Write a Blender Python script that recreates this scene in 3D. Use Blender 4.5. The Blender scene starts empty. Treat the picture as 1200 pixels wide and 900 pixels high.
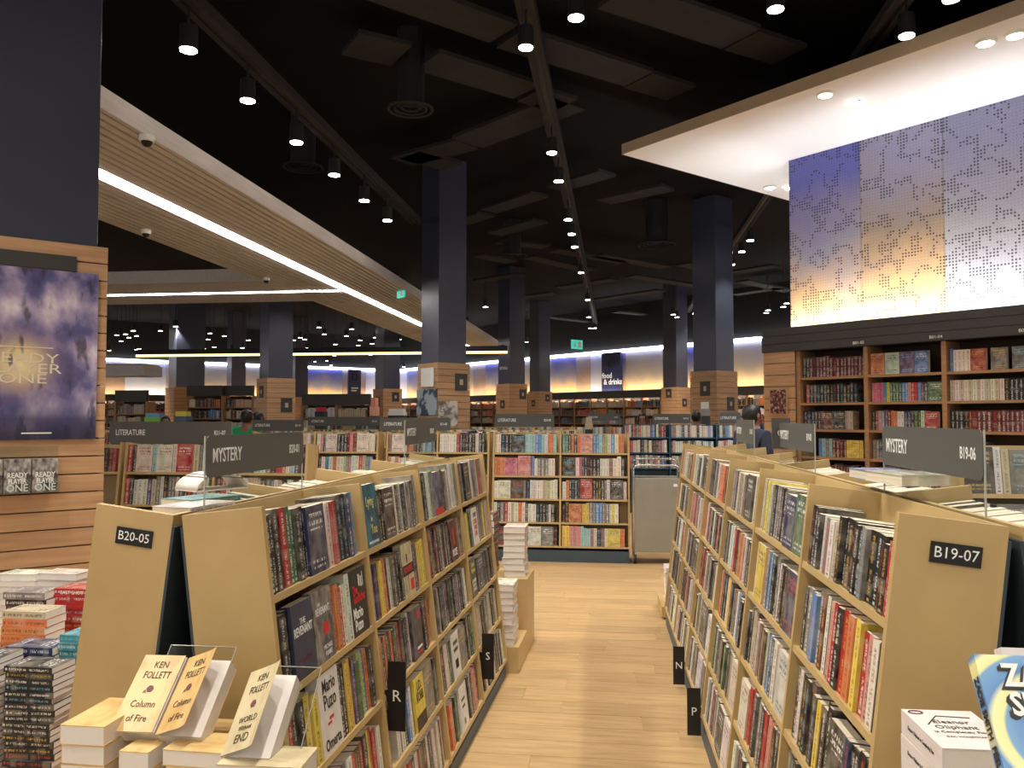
import bpy, math, random
from mathutils import Vector, Matrix
rnd = random.Random(11)
C = bpy.context.scene.collection
SC = bpy.context.scene
R = math.radians

# ------------------------------------------------------------------ camera, world, exposure
FPX, CXP, CYP, CAMH = 960.0, 600.0, 450.0, 1.6
YAW, PITCH = R(7.237), R(2.267)
CW = Vector((-math.sin(YAW)*math.cos(PITCH), math.cos(YAW)*math.cos(PITCH), math.sin(PITCH)))
CR = Vector((math.cos(YAW), math.sin(YAW), 0))
CU = CR.cross(CW)
cam_d = bpy.data.cameras.new('camera'); cam = bpy.data.objects.new('camera', cam_d); C.objects.link(cam)
cam_d.sensor_width = 36; cam_d.lens = 36*FPX/1200; cam_d.clip_end = 200
cam.matrix_world = Matrix(((CR.x, CU.x, -CW.x, 0), (CR.y, CU.y, -CW.y, 0), (CR.z, CU.z, -CW.z, CAMH), (0, 0, 0, 1)))
SC.camera = cam
w = bpy.data.worlds.new('world'); SC.world = w; w.use_nodes = True
w.node_tree.nodes['Background'].inputs[0].default_value = (1.0, .96, .90, 1)
w.node_tree.nodes['Background'].inputs[1].default_value = .75
SC.view_settings.view_transform = 'Standard'; SC.view_settings.look = 'None'
SC.view_settings.gamma = 1; SC.view_settings.use_curve_mapping = False
SC.view_settings.exposure = 0.0
SPOT_W = 150.0            # watts of one track spotlight

def ray(px, py): return CR*((px-CXP)/FPX) - CU*((py-CYP)/FPX) + CW
def atz(px, py, z):
    d = ray(px, py); return Vector((0, 0, CAMH)) + d*((z-CAMH)/d.z)
def aty(px, py, y):
    d = ray(px, py); return Vector((0, 0, CAMH)) + d*(y/d.y)
def atd(px, py, dist): return Vector((0, 0, CAMH)) + ray(px, py)*dist     # dist along the optical axis

# ------------------------------------------------------------------ materials
MATS = {}
class NT:
    def __init__(s, name):
        s.m = bpy.data.materials.new(name); s.m.use_nodes = True; s.t = s.m.node_tree; s.n = s.t.nodes
        s.b = s.n['Principled BSDF']; MATS[name] = s.m
    def add(s, typ, **kw):
        x = s.n.new(typ)
        for k, v in kw.items(): setattr(x, k, v)
        return x
    def link(s, a, b): s.t.links.new(a, b)
    def math(s, op, a, b=None, c=None):
        x = s.add('ShaderNodeMath', operation=op)
        for i, v in enumerate((a, b, c)):
            if v is None: continue
            if isinstance(v, (int, float)): x.inputs[i].default_value = v
            else: s.link(v, x.inputs[i])
        return x.outputs[0]
    def mix(s, f, a, b, mode='MIX'):
        x = s.add('ShaderNodeMixRGB', blend_type=mode)
        for i, v in enumerate((f, a, b)):
            if isinstance(v, (int, float)): x.inputs[i].default_value = v
            elif isinstance(v, tuple): x.inputs[i].default_value = (*v[:3], 1)
            else: s.link(v, x.inputs[i])
        return x.outputs[0]
    def ramp(s, f, stops, interp='LINEAR'):
        x = s.add('ShaderNodeValToRGB'); x.color_ramp.interpolation = interp
        e = x.color_ramp.elements
        while len(e) < len(stops): e.new(.5)
        for i, (p, c) in enumerate(stops):
            e[i].position = p; e[i].color = (*c, 1) if not isinstance(c, (int, float)) else (c, c, c, 1)
        s.link(f, x.inputs[0]); return x.outputs[0]
    def noise(s, vec, scale, detail=3, dim='3D'):
        x = s.add('ShaderNodeTexNoise', noise_dimensions=dim); x.inputs['Scale'].default_value = scale; x.inputs['Detail'].default_value = detail
        if vec is not None: s.link(vec, x.inputs['Vector'])
        return x.outputs[0]
    def coord(s, which='Object'): return s.add('ShaderNodeTexCoord').outputs[which]
    def mapping(s, vec, scale=(1, 1, 1), loc=(0, 0, 0)):
        x = s.add('ShaderNodeMapping'); x.inputs['Scale'].default_value = scale; x.inputs['Location'].default_value = loc
        s.link(vec, x.inputs['Vector']); return x.outputs[0]
    def sep(s, vec):
        x = s.add('ShaderNodeSeparateXYZ'); s.link(vec, x.inputs[0]); return x.outputs
    def comb(s, a, b, c):
        x = s.add('ShaderNodeCombineXYZ')
        for i, v in enumerate((a, b, c)):
            if isinstance(v, (int, float)): x.inputs[i].default_value = v
            else: s.link(v, x.inputs[i])
        return x.outputs[0]
    def base(s, col): s.link(col, s.b.inputs['Base Color'])
    def rough(s, r, spec=None):
        s.b.inputs['Roughness'].default_value = r
        if spec is not None: s.b.inputs['Specular IOR Level'].default_value = spec
    def bump(s, h, strength=.2, dist=.01):
        x = s.add('ShaderNodeBump'); x.inputs['Strength'].default_value = strength; x.inputs['Distance'].default_value = dist
        s.link(h, x.inputs['Height']); s.link(x.outputs[0], s.b.inputs['Normal'])

def lin(r, g, b):
    f = lambda c: (c/255/12.92) if c <= 10 else ((c/255+.055)/1.055)**2.4
    return (f(r), f(g), f(b))

def plain(name, col, rough=.5, metal=0, var=.12, scale=6, emit=0, spec=None):
    m = NT(name); n = m.noise(m.coord(), scale, 3)
    m.base(m.mix(n, tuple(c*(1-var) for c in col), tuple(min(1, c*(1+var)) for c in col)))
    m.rough(rough, spec); m.b.inputs['Metallic'].default_value = metal
    if emit:
        m.b.inputs['Emission Color'].default_value = (*col, 1); m.b.inputs['Emission Strength'].default_value = emit
    return m.m
def wood(name, c1, c2, scale=(1, 12, 12), rough=.45, rand=0.0, bump=.05):
    m = NT(name); v = m.mapping(m.coord(), scale)
    oi = m.add('ShaderNodeObjectInfo')
    add = m.add('ShaderNodeVectorMath', operation='ADD'); m.link(v, add.inputs[0])
    m.link(m.comb(m.math('MULTIPLY', oi.outputs['Random'], 37.0), m.math('MULTIPLY', oi.outputs['Random'], 11.0), 0.0), add.inputs[1])
    n = m.noise(add.outputs[0], 2.2, 6); col = m.ramp(n, [(.3, c1), (.7, c2)])
    if rand:
        f = m.math('MULTIPLY_ADD', oi.outputs['Random'], rand, 1-rand*.62)
        col = m.mix(1.0, col, m.comb(f, f, f), 'MULTIPLY')
    m.base(col); m.rough(rough); m.bump(n, bump, .004); return m.m

LAM = wood('beech_laminate', lin(184, 155, 104), lin(192, 163, 111), (3, 3, 3), .42, bump=.015)
OAK = wood('oak_plank', lin(172, 138, 94), lin(198, 164, 118), (1.6, 14, 6), .38, rand=.2)
SLATW = wood('slatwall_wood', lin(176, 134, 96), lin(200, 158, 116), (1, 1, 16), .5, rand=.12)
SOFW = wood('soffit_wood', lin(198, 192, 190), lin(212, 206, 204), (14, 1, 14), .6, rand=.1)
SHELFW = wood('wall_shelf_wood', lin(150, 110, 74), lin(172, 130, 90), (2, 14, 14), .5)
NAVY = plain('navy_column_paint', lin(60, 63, 80), .32, var=.15, scale=2)
DARKB = plain('dark_void_board', lin(52, 62, 68), .7)
KICK = plain('plinth_slate_blue', lin(64, 78, 88), .5)
BLUEC = plain('blue_bookcase_paint', lin(40, 74, 98), .45)
BLACK = plain('black_paint', lin(20, 20, 22), .6)
CEIL = plain('ceiling_black', lin(22, 22, 24), .95, var=.2, spec=.1)
GRIL = plain('ceiling_grille_grey', lin(52, 52, 54), .9, var=.2, spec=.1)
FASC = plain('charcoal_fascia', lin(58, 55, 52), .5)
SIGNG = plain('sign_grey', lin(84, 83, 78), .45, var=.04)
WHITE = plain('white_print', lin(238, 238, 232), .5, var=.02)
CANW = plain('canopy_white', lin(240, 238, 236), .6, var=.02)
CREAMP = plain('cream_edge', lin(190, 170, 145), .6)
STEEL = plain('trolley_grey', lin(150, 146, 134), .42, .15)
TUBE = plain('steel_tube', lin(190, 190, 188), .25, .9)
PLATEK = plain('plate_black', lin(22, 22, 22), .4)
SKIN = plain('skin', lin(150, 105, 80), .55)
HAIR = plain('black_hair', lin(18, 15, 14), .45, var=.4, scale=60)
DENIM = plain('dark_trousers', lin(40, 44, 58), .8)
SHOE = plain('dark_shoe', lin(30, 26, 24), .5)
INKK = plain('ink_black', lin(22, 20, 20), .5)
INKR = plain('ink_red', lin(205, 40, 38), .5)
INKY = plain('ink_yellow', lin(228, 214, 120), .5)
INKB = plain('ink_brown', lin(70, 50, 34), .6)
INKG = plain('ink_dark_red_grey', lin(110, 60, 70), .6)
LENS = plain('lamp_lens', (1, .93, .82), .3, emit=40)
LENSF = plain('far_lamp_lens', (1, .93, .82), .3, emit=14)
LEDW = plain('led_white', (1, .97, .95), .4, emit=20)
LEDY = plain('led_warm', (1, .76, .30), .4, emit=2.6)
LEDC = plain('led_cool', (.90, .94, 1), .4, emit=8)
COVE = plain('cove_led_warm', (.93, .96, 1), .4, emit=125)
LEDL = plain('added_wall_wash', (1, .94, .86), .4, emit=42)
EXITG = plain('exit_green', lin(60, 190, 170), .4, emit=.9)
RUST = plain('display_red', lin(190, 40, 44), .5)

def acrylic():
    m = NT('clear_acrylic'); o = m.n['Material Output']
    t = m.add('ShaderNodeBsdfTransparent'); t.inputs[0].default_value = (.93, .95, .94, 1)
    g = m.add('ShaderNodeBsdfGlossy'); g.inputs['Roughness'].default_value = .06
    lw = m.add('ShaderNodeLayerWeight'); lw.inputs[0].default_value = .5
    fac = m.math('MULTIPLY_ADD', m.math('POWER', lw.outputs['Facing'], 4.0), .25, .03)
    x = m.add('ShaderNodeMixShader'); m.link(fac, x.inputs[0]); m.link(t.outputs[0], x.inputs[1]); m.link(g.outputs[0], x.inputs[2])
    m.link(x.outputs[0], o.inputs['Surface']); return m.m
ACR = acrylic()
ACRE = plain('acrylic_edge', lin(168, 172, 160), .2)

def book_cover(name, attr):
    """Printed paper cover: colour of the object (or of the corner attribute), lettering-like print on spine and boards."""
    m = NT(name); g = m.coord('Generated'); nrm = m.sep(m.coord('Normal'))
    if attr:
        a = m.add('ShaderNodeAttribute', attribute_name='Col'); col = a.outputs['Color']
        b = m.add('ShaderNodeAttribute', attribute_name='UVW'); g = b.outputs['Vector']; rand = b.outputs['Alpha']
        rnode = m.add('ShaderNodeTexWhiteNoise', noise_dimensions='3D'); m.link(col, rnode.inputs['Vector']); rand = rnode.outputs['Value']
        n2 = m.add('ShaderNodeAttribute', attribute_name='SPN'); spine = n2.outputs['Fac']
    else:
        oi = m.add('ShaderNodeObjectInfo'); col = oi.outputs['Color']; rand = oi.outputs['Random']
        spine = m.math('GREATER_THAN', m.math('MULTIPLY', nrm[1], -1.0), .5)
    x, y, z = m.sep(g)
    r100 = m.math('MULTIPLY', rand, 91.7)
    lum = m.add('ShaderNodeRGBToBW'); m.link(col, lum.inputs[0]); light = m.math('GREATER_THAN', lum.outputs[0], .22)
    inkd = m.ramp(rand, [(0, lin(30, 26, 24)), (.45, lin(150, 30, 30)), (.6, lin(30, 50, 110)), (.8, lin(40, 40, 40))], 'CONSTANT')
    inkl = m.ramp(rand, [(0, lin(235, 232, 222)), (.42, lin(214, 170, 70)), (.58, lin(200, 60, 46)), (.7, lin(225, 225, 225)), (.9, lin(120, 180, 210))], 'CONSTANT')
    ink = m.mix(light, inkl, inkd)
    def band(v, a, b): return m.math('MULTIPLY', m.math('GREATER_THAN', v, a), m.math('LESS_THAN', v, b))
    # spine lettering
    cells = m.noise(m.comb(m.math('MULTIPLY', x, 1.6), m.math('MULTIPLY', z, 38.0), r100), 1.6, 1)
    zone = m.math('MULTIPLY', band(x, .32, .68), m.math('ADD', band(z, .1, .46), band(z, .53, .93)))
    mark_s = m.math('MULTIPLY', m.math('MULTIPLY', m.math('GREATER_THAN', cells, .5), zone), spine)
    # publisher mark at the foot
    foot = m.math('MULTIPLY', m.math('MULTIPLY', band(x, .3, .7), band(z, .03, .07)), spine)
    # board print
    art = m.noise(m.comb(m.math('MULTIPLY', y, 2.0), m.math('MULTIPLY', z, 2.6), r100), 1.5, 4)
    cells2 = m.noise(m.comb(m.math('MULTIPLY', y, 11.0), m.math('MULTIPLY', z, 8.0), r100), 1.6, 1)
    rows = m.math('GREATER_THAN', m.math('FRACT', m.math('MULTIPLY', z, 9.0)), .42)
    zone2 = m.math('MULTIPLY', m.math('MULTIPLY', band(y, .14, .88), m.math('ADD', band(z, .64, .92), band(z, .08, .2))), rows)
    mark_c = m.math('MULTIPLY', m.math('MULTIPLY', m.math('GREATER_THAN', cells2, .5), zone2), m.math('SUBTRACT', 1.0, spine))
    hs = m.add('ShaderNodeHueSaturation'); hs.inputs['Saturation'].default_value = 1.15; hs.inputs['Value'].default_value = .55
    m.link(m.math('MULTIPLY_ADD', rand, .05, .475), hs.inputs['Hue']); m.link(col, hs.inputs['Color'])
    lite = m.mix(.35, col, (.75, .66, .5))
    artc = m.mix(m.ramp(art, [(.35, 0.0), (.65, 1.0)]), hs.outputs[0], lite)
    body = m.mix(m.math('MULTIPLY', m.math('SUBTRACT', 1.0, spine), .6), col, artc)
    body = m.mix(m.math('MULTIPLY', spine, m.math('MULTIPLY', band(art, .55, .7), .5)), body, artc)
    out = m.mix(m.math('MULTIPLY', mark_s, .62), body, ink)
    out = m.mix(m.math('MULTIPLY', foot, .7), out, ink)
    out = m.mix(m.math('MULTIPLY', mark_c, .8), out, ink)
    m.base(out); m.rough(.42); return m.m
COVER = book_cover('printed_cover', False)
COVERS = book_cover('printed_cover_rows', True)
def hero_cover(name, col, col2=None, rough=.38):
    m = NT(name); x, y, z = m.sep(m.coord('Generated'))
    n = m.noise(m.coord('Generated'), 3.0, 5)
    c2 = col2 or tuple(c*.6 for c in col)
    m.base(m.mix(m.ramp(n, [(.4, 0.0), (.62, 1.0)]), col, c2)); m.rough(rough); return m.m
def pages():
    m = NT('page_edges'); x, y, z = m.sep(m.coord('Generated'))
    n = m.noise(m.comb(m.math('MULTIPLY', x, 40.0), m.math('MULTIPLY', y, 1.5), m.math('MULTIPLY', z, 1.5)), 1.0, 2)
    m.base(m.ramp(n, [(.3, lin(196, 182, 156)), (.7, lin(228, 216, 194))])); m.rough(.85); return m.m
PAGES = pages()
PAGEW = plain('white_page_edges', lin(226, 218, 210), .85, var=.06, scale=40)

# ------------------------------------------------------------------ geometry helpers
class MB:
    def __init__(s): s.v = []; s.f = []
    def hexa(s, p):            # 8 points: bottom ring then top ring
        o = len(s.v); s.v += [tuple(q) for q in p]
        s.f += [tuple(o+i for i in q) for q in ((0, 3, 2, 1), (4, 5, 6, 7), (0, 1, 5, 4), (1, 2, 6, 5), (2, 3, 7, 6), (3, 0, 4, 7))]; return s
    def box(s, a, b):
        x0, y0, z0 = a; x1, y1, z1 = b
        return s.hexa([(x0, y0, z0), (x1, y0, z0), (x1, y1, z0), (x0, y1, z0), (x0, y0, z1), (x1, y0, z1), (x1, y1, z1), (x0, y1, z1)])
    def tube(s, pts, r, n=8, cap=True):
        pts = [Vector(p) for p in pts]; rs = r if isinstance(r, (list, tuple)) else [r]*len(pts); o = len(s.v)
        for i, p in enumerate(pts):
            d = (pts[min(i+1, len(pts)-1)] - pts[max(i-1, 0)]).normalized()
            a = Vector((0, 0, 1)) if abs(d.z) < .9 else Vector((1, 0, 0)); u = d.cross(a).normalized(); v = d.cross(u)
            for k in range(n):
                t = 2*math.pi*k/n; s.v.append(tuple(p + (u*math.cos(t) + v*math.sin(t))*rs[i]))
        for i in range(len(pts)-1):
            for k in range(n):
                s.f.append((o+i*n+k, o+i*n+(k+1) % n, o+(i+1)*n+(k+1) % n, o+(i+1)*n+k))
        if cap:
            s.f.append(tuple(o+k for k in range(n))[::-1]); e = o+(len(pts)-1)*n; s.f.append(tuple(e+k for k in range(n)))
        return s
    def ellipsoid(s, c, r, nu=12, nv=8, v0=0.0, v1=math.pi):
        o = len(s.v)
        for j in range(nv+1):
            t = v0+(v1-v0)*j/nv
            for i in range(nu):
                a = 2*math.pi*i/nu; s.v.append((c[0]+r[0]*math.sin(t)*math.cos(a), c[1]+r[1]*math.sin(t)*math.sin(a), c[2]+r[2]*math.cos(t)))
        for j in range(nv):
            for i in range(nu): s.f.append((o+j*nu+i, o+(j+1)*nu+i, o+(j+1)*nu+(i+1) % nu, o+j*nu+(i+1) % nu))
        return s
    def mesh(s, name, mat):
        me = bpy.data.meshes.new(name); me.from_pydata(s.v, [], s.f); me.update()
        if mat: me.materials.append(mat)
        return me
    def build(s, name, mat, parent=None, smooth=False, bevel=0):
        me = s.mesh(name, mat)
        if smooth:
            for p in me.polygons: p.use_smooth = True
        o = link(name, me, parent)
        if bevel:
            b = o.modifiers.new('bevel', 'BEVEL'); b.width = bevel; b.segments = 2; b.limit_method = 'ANGLE'
        return o
def link(name, data, parent=None):
    o = bpy.data.objects.new(name, data); C.objects.link(o)
    if parent: o.parent = parent
    return o
def tag(o, label, cat, group=None):
    o['label'] = label; o['category'] = cat
    if group: o['group'] = group
    return o
def thing(name, label, cat, loc=(0, 0, 0), rz=0, group=None):
    o = link(name, None); o.location = loc; o.rotation_euler = (0, 0, rz); o.empty_display_size = .1
    return tag(o, label, cat, group)
def struct(o, label=None):
    o['kind'] = 'structure'
    if label: o['label'] = label
    return o
def frame(right, up, origin):
    """matrix whose x is right, y is up (text plane), z = outward normal"""
    r = Vector(right).normalized(); u = Vector(up).normalized(); n = r.cross(u); o = Vector(origin)
    return Matrix(((r.x, u.x, n.x, o.x), (r.y, u.y, n.y, o.y), (r.z, u.z, n.z, o.z), (0, 0, 0, 1)))
DG = []
def text(s, size, mat, parent, mat4, sx=1.0, align='CENTER', name='lettering', bold=0.0, space=1.0, shear=0.0, line=.95):
    cu = bpy.data.curves.new(name, 'FONT'); cu.body = s; cu.size = size; cu.align_x = align; cu.align_y = 'CENTER'
    cu.offset = bold; cu.space_character = space; cu.shear = shear; cu.resolution_u = 2; cu.space_line = line; cu.extrude = .0002
    t = bpy.data.objects.new('tmp_text', cu); C.objects.link(t)
    DG.append((t, name, mat, parent, mat4, sx)); return None
def flush_text():
    dg = bpy.context.evaluated_depsgraph_get(); dg.update()
    for t, name, mat, parent, m4, sx in DG:
        me = bpy.data.meshes.new_from_object(t.evaluated_get(dg)); me.materials.clear(); me.materials.append(mat)
        cu = t.data; bpy.data.objects.remove(t); bpy.data.curves.remove(cu)
        o = link(name, me, parent); o.matrix_local = m4 @ Matrix.Diagonal((sx, 1, 1, 1))
    DG.clear()

# ------------------------------------------------------------------ floor
A = Vector((1, -1, 0)).normalized(); Bv = Vector((1, 1, 0)).normalized()      # the hall's 45 degree grid
fl = MB().box((-40, -8, -.3), (40, 56, -.004)).build('floor', OAK); struct(fl, 'pale oak plank floor of the bookshop')
plank = MB().box((0, 0, -.004), (1.196, .186, 0)).mesh('plank', OAK)
row = 0; y = 2.6
while y < 9.7:
    x = -2.6 - rnd.uniform(0, 1.1)
    while x < 2.6:
        p = link('plank', plank, fl); p.location = (x, y, 0); x += 1.2
    y += .1885; row += 1

# ------------------------------------------------------------------ ceiling, grilles, ducts
ce = MB().box((-40, -8, 6.0), (40, 56, 6.2)).build('ceiling', CEIL); struct(ce, 'black painted open ceiling with ducts')
def strip(p0, p1, wid, z, mat=GRIL, name='ceiling_grille', h=.05):
    a = atz(*p0, z); b = atz(*p1, z); d = (b-a).normalized(); n = Vector((-d.y, d.x, 0))*wid*.5; k = Vector((0, 0, h))
    MB().hexa([a-n, b-n, b+n, a+n, a-n+k, b-n+k, b+n+k, a+n+k]).build(name, mat, ce)
for p0, p1, wd in [((440, -14), (590, 40), .5), ((597, 46), (748, 93), .5), ((748, 95), (798, 110), .5), ((720, -4), (868, 46), .55), ((868, 48), (925, 66), .5),
                   ((500, 72), (617, 108), .55), ((410, 52), (470, 66), .6), ((620, 112), (662, 124), .5), ((548, 168), (668, 122), .6), ((480, 182), (530, 196), .5), ((470, 190), (548, 170), .5)]:
    strip(p0, p1, wd, 5.6)
for p0, p1 in [((573, 248), (633, 229)), ((650, 222), (712, 204)), ((708, 237), (783, 221)), ((579, 275), (633, 260)), ((540, 262), (570, 252)), ((583, 284), (640, 290)), ((650, 294), (730, 308)),
               ((700, 300), (780, 314)), ((620, 302), (690, 318)), ((740, 324), (830, 338)), ((800, 310), (850, 322)), ((655, 338), (720, 328)), ((590, 352), (650, 344)), ((700, 352), (775, 341)),
               ((860, 320), (910, 312)), ((860, 346), (915, 338)), ((870, 330), (925, 342)), ((640, 372), (690, 378)), ((720, 366), (780, 372)), ((560, 300), (600, 308)), ((560, 330), (610, 322)), ((850, 362), (900, 368))]:
    strip(p0, p1, .42, 5.5)
# round air ducts with ring diffusers
for px, py, zz, r in ((481, 128, 5.1, .2), (355, 196, 5.2, .22), (770, 287, 5.1, .3), (600, 300, 5.2, .25)):
    p = atz(px, py, zz)
    t = thing('air_diffuser', {481: 'black round duct with ring diffuser left of the centre spotlights', 355: 'faint round ceiling diffuser beside the left spotlight track', 770: 'faint round ceiling diffuser right of the brightest spotlight', 600: 'faint round ceiling diffuser left of the brightest spotlight'}[px], 'diffuser', p)
    MB().tube([(0, 0, .04), (0, 0, 6-zz)], r*.8, 16).build('duct', BLACK, t)
    for k, f in enumerate((1.25, .9, .5)):
        ring = [(r*f*math.cos(a*math.pi/10), r*f*math.sin(a*math.pi/10), .01*k) for a in range(21)]
        MB().tube(ring, .018, 6).build('ring', GRIL, t)

# ------------------------------------------------------------------ track spotlights
spot_n = [0]
def make_spot(p, label, group, power=1.0, energy=True, aim=(0, 0), r=.055, lens=None):
    t = thing('track_spotlight', label, 'spotlight', p, 0, group)
    if not (PROTO.get('body')):
        PROTO['body'] = MB().tube([(0, 0, .01), (0, 0, .02), (0, 0, .20)], [.07, .075, .07], 14).mesh('spot_body', BLACK)
        PROTO['lens'] = MB().tube([(0, 0, 0), (0, 0, .012)], .066, 14).mesh('spot_lens', LENS)
        PROTO['lensf'] = MB().tube([(0, 0, 0), (0, 0, .012)], .07, 10).mesh('spot_lens_far', LENSF)
        PROTO['stemf'] = MB().tube([(0, 0, .2), (0, 0, 1.68)], .008, 5).mesh('spot_stem_long', BLACK); PROTO['stem'] = MB().tube([(0, 0, .2), (0, 0, .36)], .012, 6).mesh('spot_stem', BLACK)
    link('housing', PROTO['body'], t); link('lens', PROTO[lens or 'lens'], t); link('stem', PROTO['stemf' if lens else 'stem'], t)
    if energy:
        ld = bpy.data.lights.new('spot_light', 'SPOT'); ld.energy = SPOT_W*power; ld.spot_size = R(92); ld.spot_blend = .6; ld.shadow_soft_size = .06
        ld.color = (1, .95, .86)
        lo = bpy.data.objects.new('spot_light', ld); C.objects.link(lo); lo.parent = t; lo.location = (0, 0, -.03); lo.rotation_euler = (aim[0], aim[1], 0)
    return t
PROTO = {}
def ordn(n): return ['first', 'second', 'third', 'fourth', 'fifth', 'sixth', 'seventh', 'eighth', 'ninth', 'tenth', 'eleventh', 'twelfth', 'thirteenth', 'fourteenth', 'fifteenth', 'sixteenth', 'seventeenth', 'eighteenth', 'nineteenth', 'twentieth', 'twenty-first', 'twenty-second', 'twenty-third', 'twenty-fourth', 'twenty-fifth', 'twenty-sixth', 'twenty-seventh', 'twenty-eighth', 'twenty-ninth', 'thirtieth'][n-1] if n <= 30 else 'further'
def track(name, x, y0, y1, z, label):
    t = thing(name, label, 'track', (x, 0, z), 0)
    MB().box((-.09, y0, .36), (-.03, y1, .46)).build('rail', GRIL, t); MB().box((.03, y0, .36), (.09, y1, .46)).build('rail', GRIL, t)
    MB().box((-.03, y0, .38), (.03, y1, .44)).build('rail_core', BLACK, t)
ZL = 4.5
tx = atz(289, 118, ZL).x
track('lighting_track', tx, -2, 13.5, ZL, 'black ceiling lighting track beside the slatted timber soffit')
track('lighting_track', -.81, -6, 36, 5.0, 'long black lighting track down the middle of the ceiling')
track('lighting_track', 2.6, -6, 40, 5.0, 'black lighting track passing behind the white canopy')
for i, y in enumerate([-3.5, -1.5, .6, 2.0, 3.4, 4.9]+[atz(px, py, ZL).y for px, py in ((216, 60), (289, 119), (343, 168), (387, 206), (421, 236), (452, 259))]):
    make_spot((tx, y, ZL), '%s spotlight from the near end of the left ceiling track' % ordn(i+1), 'spotlights on the left track', 1.1 if y > 0 else .6, aim=(0 if y > 0 else R(38), R(-22)))  # spots behind the camera are added, unseen, tilted forward to light the case ends
for i, y in enumerate([-4.5, -2.5, -.6, 1.2, 2.6, 4.0, 5.6, 7.4]+[atz(px, py, 5).y for px, py in ((645, 180), (652, 213), (664, 258), (666, 275), (668, 290), (676, 320), (681, 352), (690, 385))]):
    make_spot((-.81, y, 5.0), '%s spotlight from the near end of the middle ceiling track' % ordn(i+1), 'spotlights on the middle track', {2.6: 1.5, 4.0: 2.2, 5.6: .9, 7.4: .5}.get(y, .8) if y > 0 else .6, aim=(0 if y > 0 else R(38), 0))  # those behind the camera are unseen and added to brighten the end panels
for i, y in enumerate([-4.5, -2.5, -.6, 1.5, 3.0, 4.6, 6.2, 7.6, 9.2]+[atz(px, py, 5).y for px, py in ((905, 222), (858, 283), (848, 296), (836, 311), (825, 323), (800, 362), (793, 368), (778, 395), (773, 400))]):
    make_spot((2.6, y, 5.0), '%s spotlight from the near end of the right ceiling track' % ordn(i+1), 'spotlights on the right track', 1.1 if y > 0 else .6, aim=(0 if y > 0 else R(38), 0))  # the unseen ones behind the camera are added as forward fill
# spots of a further row at top right
for px, py, lb in ((909, 12, 'bright spotlight at the top of the picture above the canopy'), (1115, 0, 'spotlight cut by the top edge above the white canopy'), (675, 22, 'dim square-mounted spotlight at the top near the middle')):
    make_spot(atz(px, py, 5.0), lb, 'single ceiling spotlights', .8)
# brackets above single spots
# far small spotlights over the left half of the hall
far_pts = [(137,393),(142,400),(147,392),(151,396),(156,388),(160,410),(163,409),(188,388),(206,383),(244,398),(246,391),(263,394),(239,409),(251,407),(272,410),(276,413),(284,408),(291,399),
           (352,396),(357,398),(340,405),(360,408),(374,384),(380,392),(392,417),(406,394),(412,386),(420,405),(422,399),(434,416),(440,396),(450,383),(467,390),(468,398),(473,430),(369,424),(388,428),(383,423),
           (420,413),(430,409),(436,403),(378,409),(366,411),(393,404),(344,399),(225,411),(231,399),(331,398),(160,394),(128,411)]
for i, (px, py) in enumerate(far_pts):
    z = 4.35
    p = atz(px, min(py, 432), z)
    if p.y > 44: p = atd(px, py, 42)
    side = 'left' if px < 200 else ('right' if px > 340 else 'middle')
    make_spot(p, 'tiny far spotlight in the %s of the cluster under the dark left ceiling' % side, 'far spotlights left', 3.5, i % 4 == 0, lens='lensf')
for i, (px, py) in enumerate(((690, 372), (692, 385), (604, 408), (613, 415), (617, 401), (706, 412), (789, 369), (793, 372), (838, 311), (898, 367), (900, 364), (871, 384), (922, 356), (918, 360), (766, 404), (768, 400), (774, 395), (543, 374), (547, 379), (569, 360))):
    make_spot(atz(px, py, 4.7), 'tiny far spotlight %s the food and drink sign' % ('left of' if px < 700 else 'above and right of'), 'far spotlights right', 3.5, i % 3 == 0, lens='lensf')

# ------------------------------------------------------------------ slatted timber soffit with light line
ZS = 3.9
XR, XM, XL_ = -3.84, -4.85, -5.95
so = thing('slatted_soffit', 'long dropped timber slat soffit with a white light line', 'soffit', (0, 0, 0))
MB().box((XR, 1, ZS), (XR+.04, 29, ZS+.17)).build('fascia', SOFW, so); MB().box((XL_-.04, 1, ZS), (XL_, 29, ZS+.17)).build('fascia', SOFW, so)
MB().box((XL_, 1, ZS+.12), (XR, 29, ZS+.17)).build('backing', plain('soffit_backing', lin(140, 126, 118), .8), so)
sl = MB().box((-.032, 1, ZS), (.032, 29, ZS+.06)).mesh('slat', SOFW)
for k in range(21):
    x = XR-.06-.1*k
    if abs(x-XM) < .075: continue
    o = link('slat', sl, so); o.location = (x, 0, 0)
MB().box((XM-.04, 1, ZS-.008), (XM+.04, 27.6, ZS+.03)).build('light_line', LEDW, so)
s2 = thing('slatted_soffit', 'crossing timber soffit with light line behind the film poster column', 'soffit', (0, 0, 0))
Y2 = 14.4
MB().box((-20, Y2-1.2, ZS), (XL_-.05, Y2-1.16, ZS+.22)).build('fascia', SOFW, s2); MB().box((-20, Y2+1.2, ZS), (XL_-.05, Y2+1.24, ZS+.17)).build('fascia', SOFW, s2)
MB().box((-20, Y2-1.16, ZS+.12), (XL_-.05, Y2+1.2, ZS+.17)).build('backing', MATS['soffit_backing'], s2)
sl2 = MB().box((-20, -.032, ZS), (XL_-.05, .032, ZS+.06)).mesh('slat', SOFW)
for k in range(23):
    y = Y2-1.1+.1*k
    if abs(y-Y2) < .06: continue
    o = link('slat', sl2, s2); o.location = (0, y, 0)
MB().box((-20, Y2-.035, ZS-.010), (XM-.04, Y2+.035, ZS+.03)).build('light_line', LEDW, s2)
s3 = thing('light_line', 'warm yellow light line across the far left ceiling', 'light', (0, 0, 0))
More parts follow.
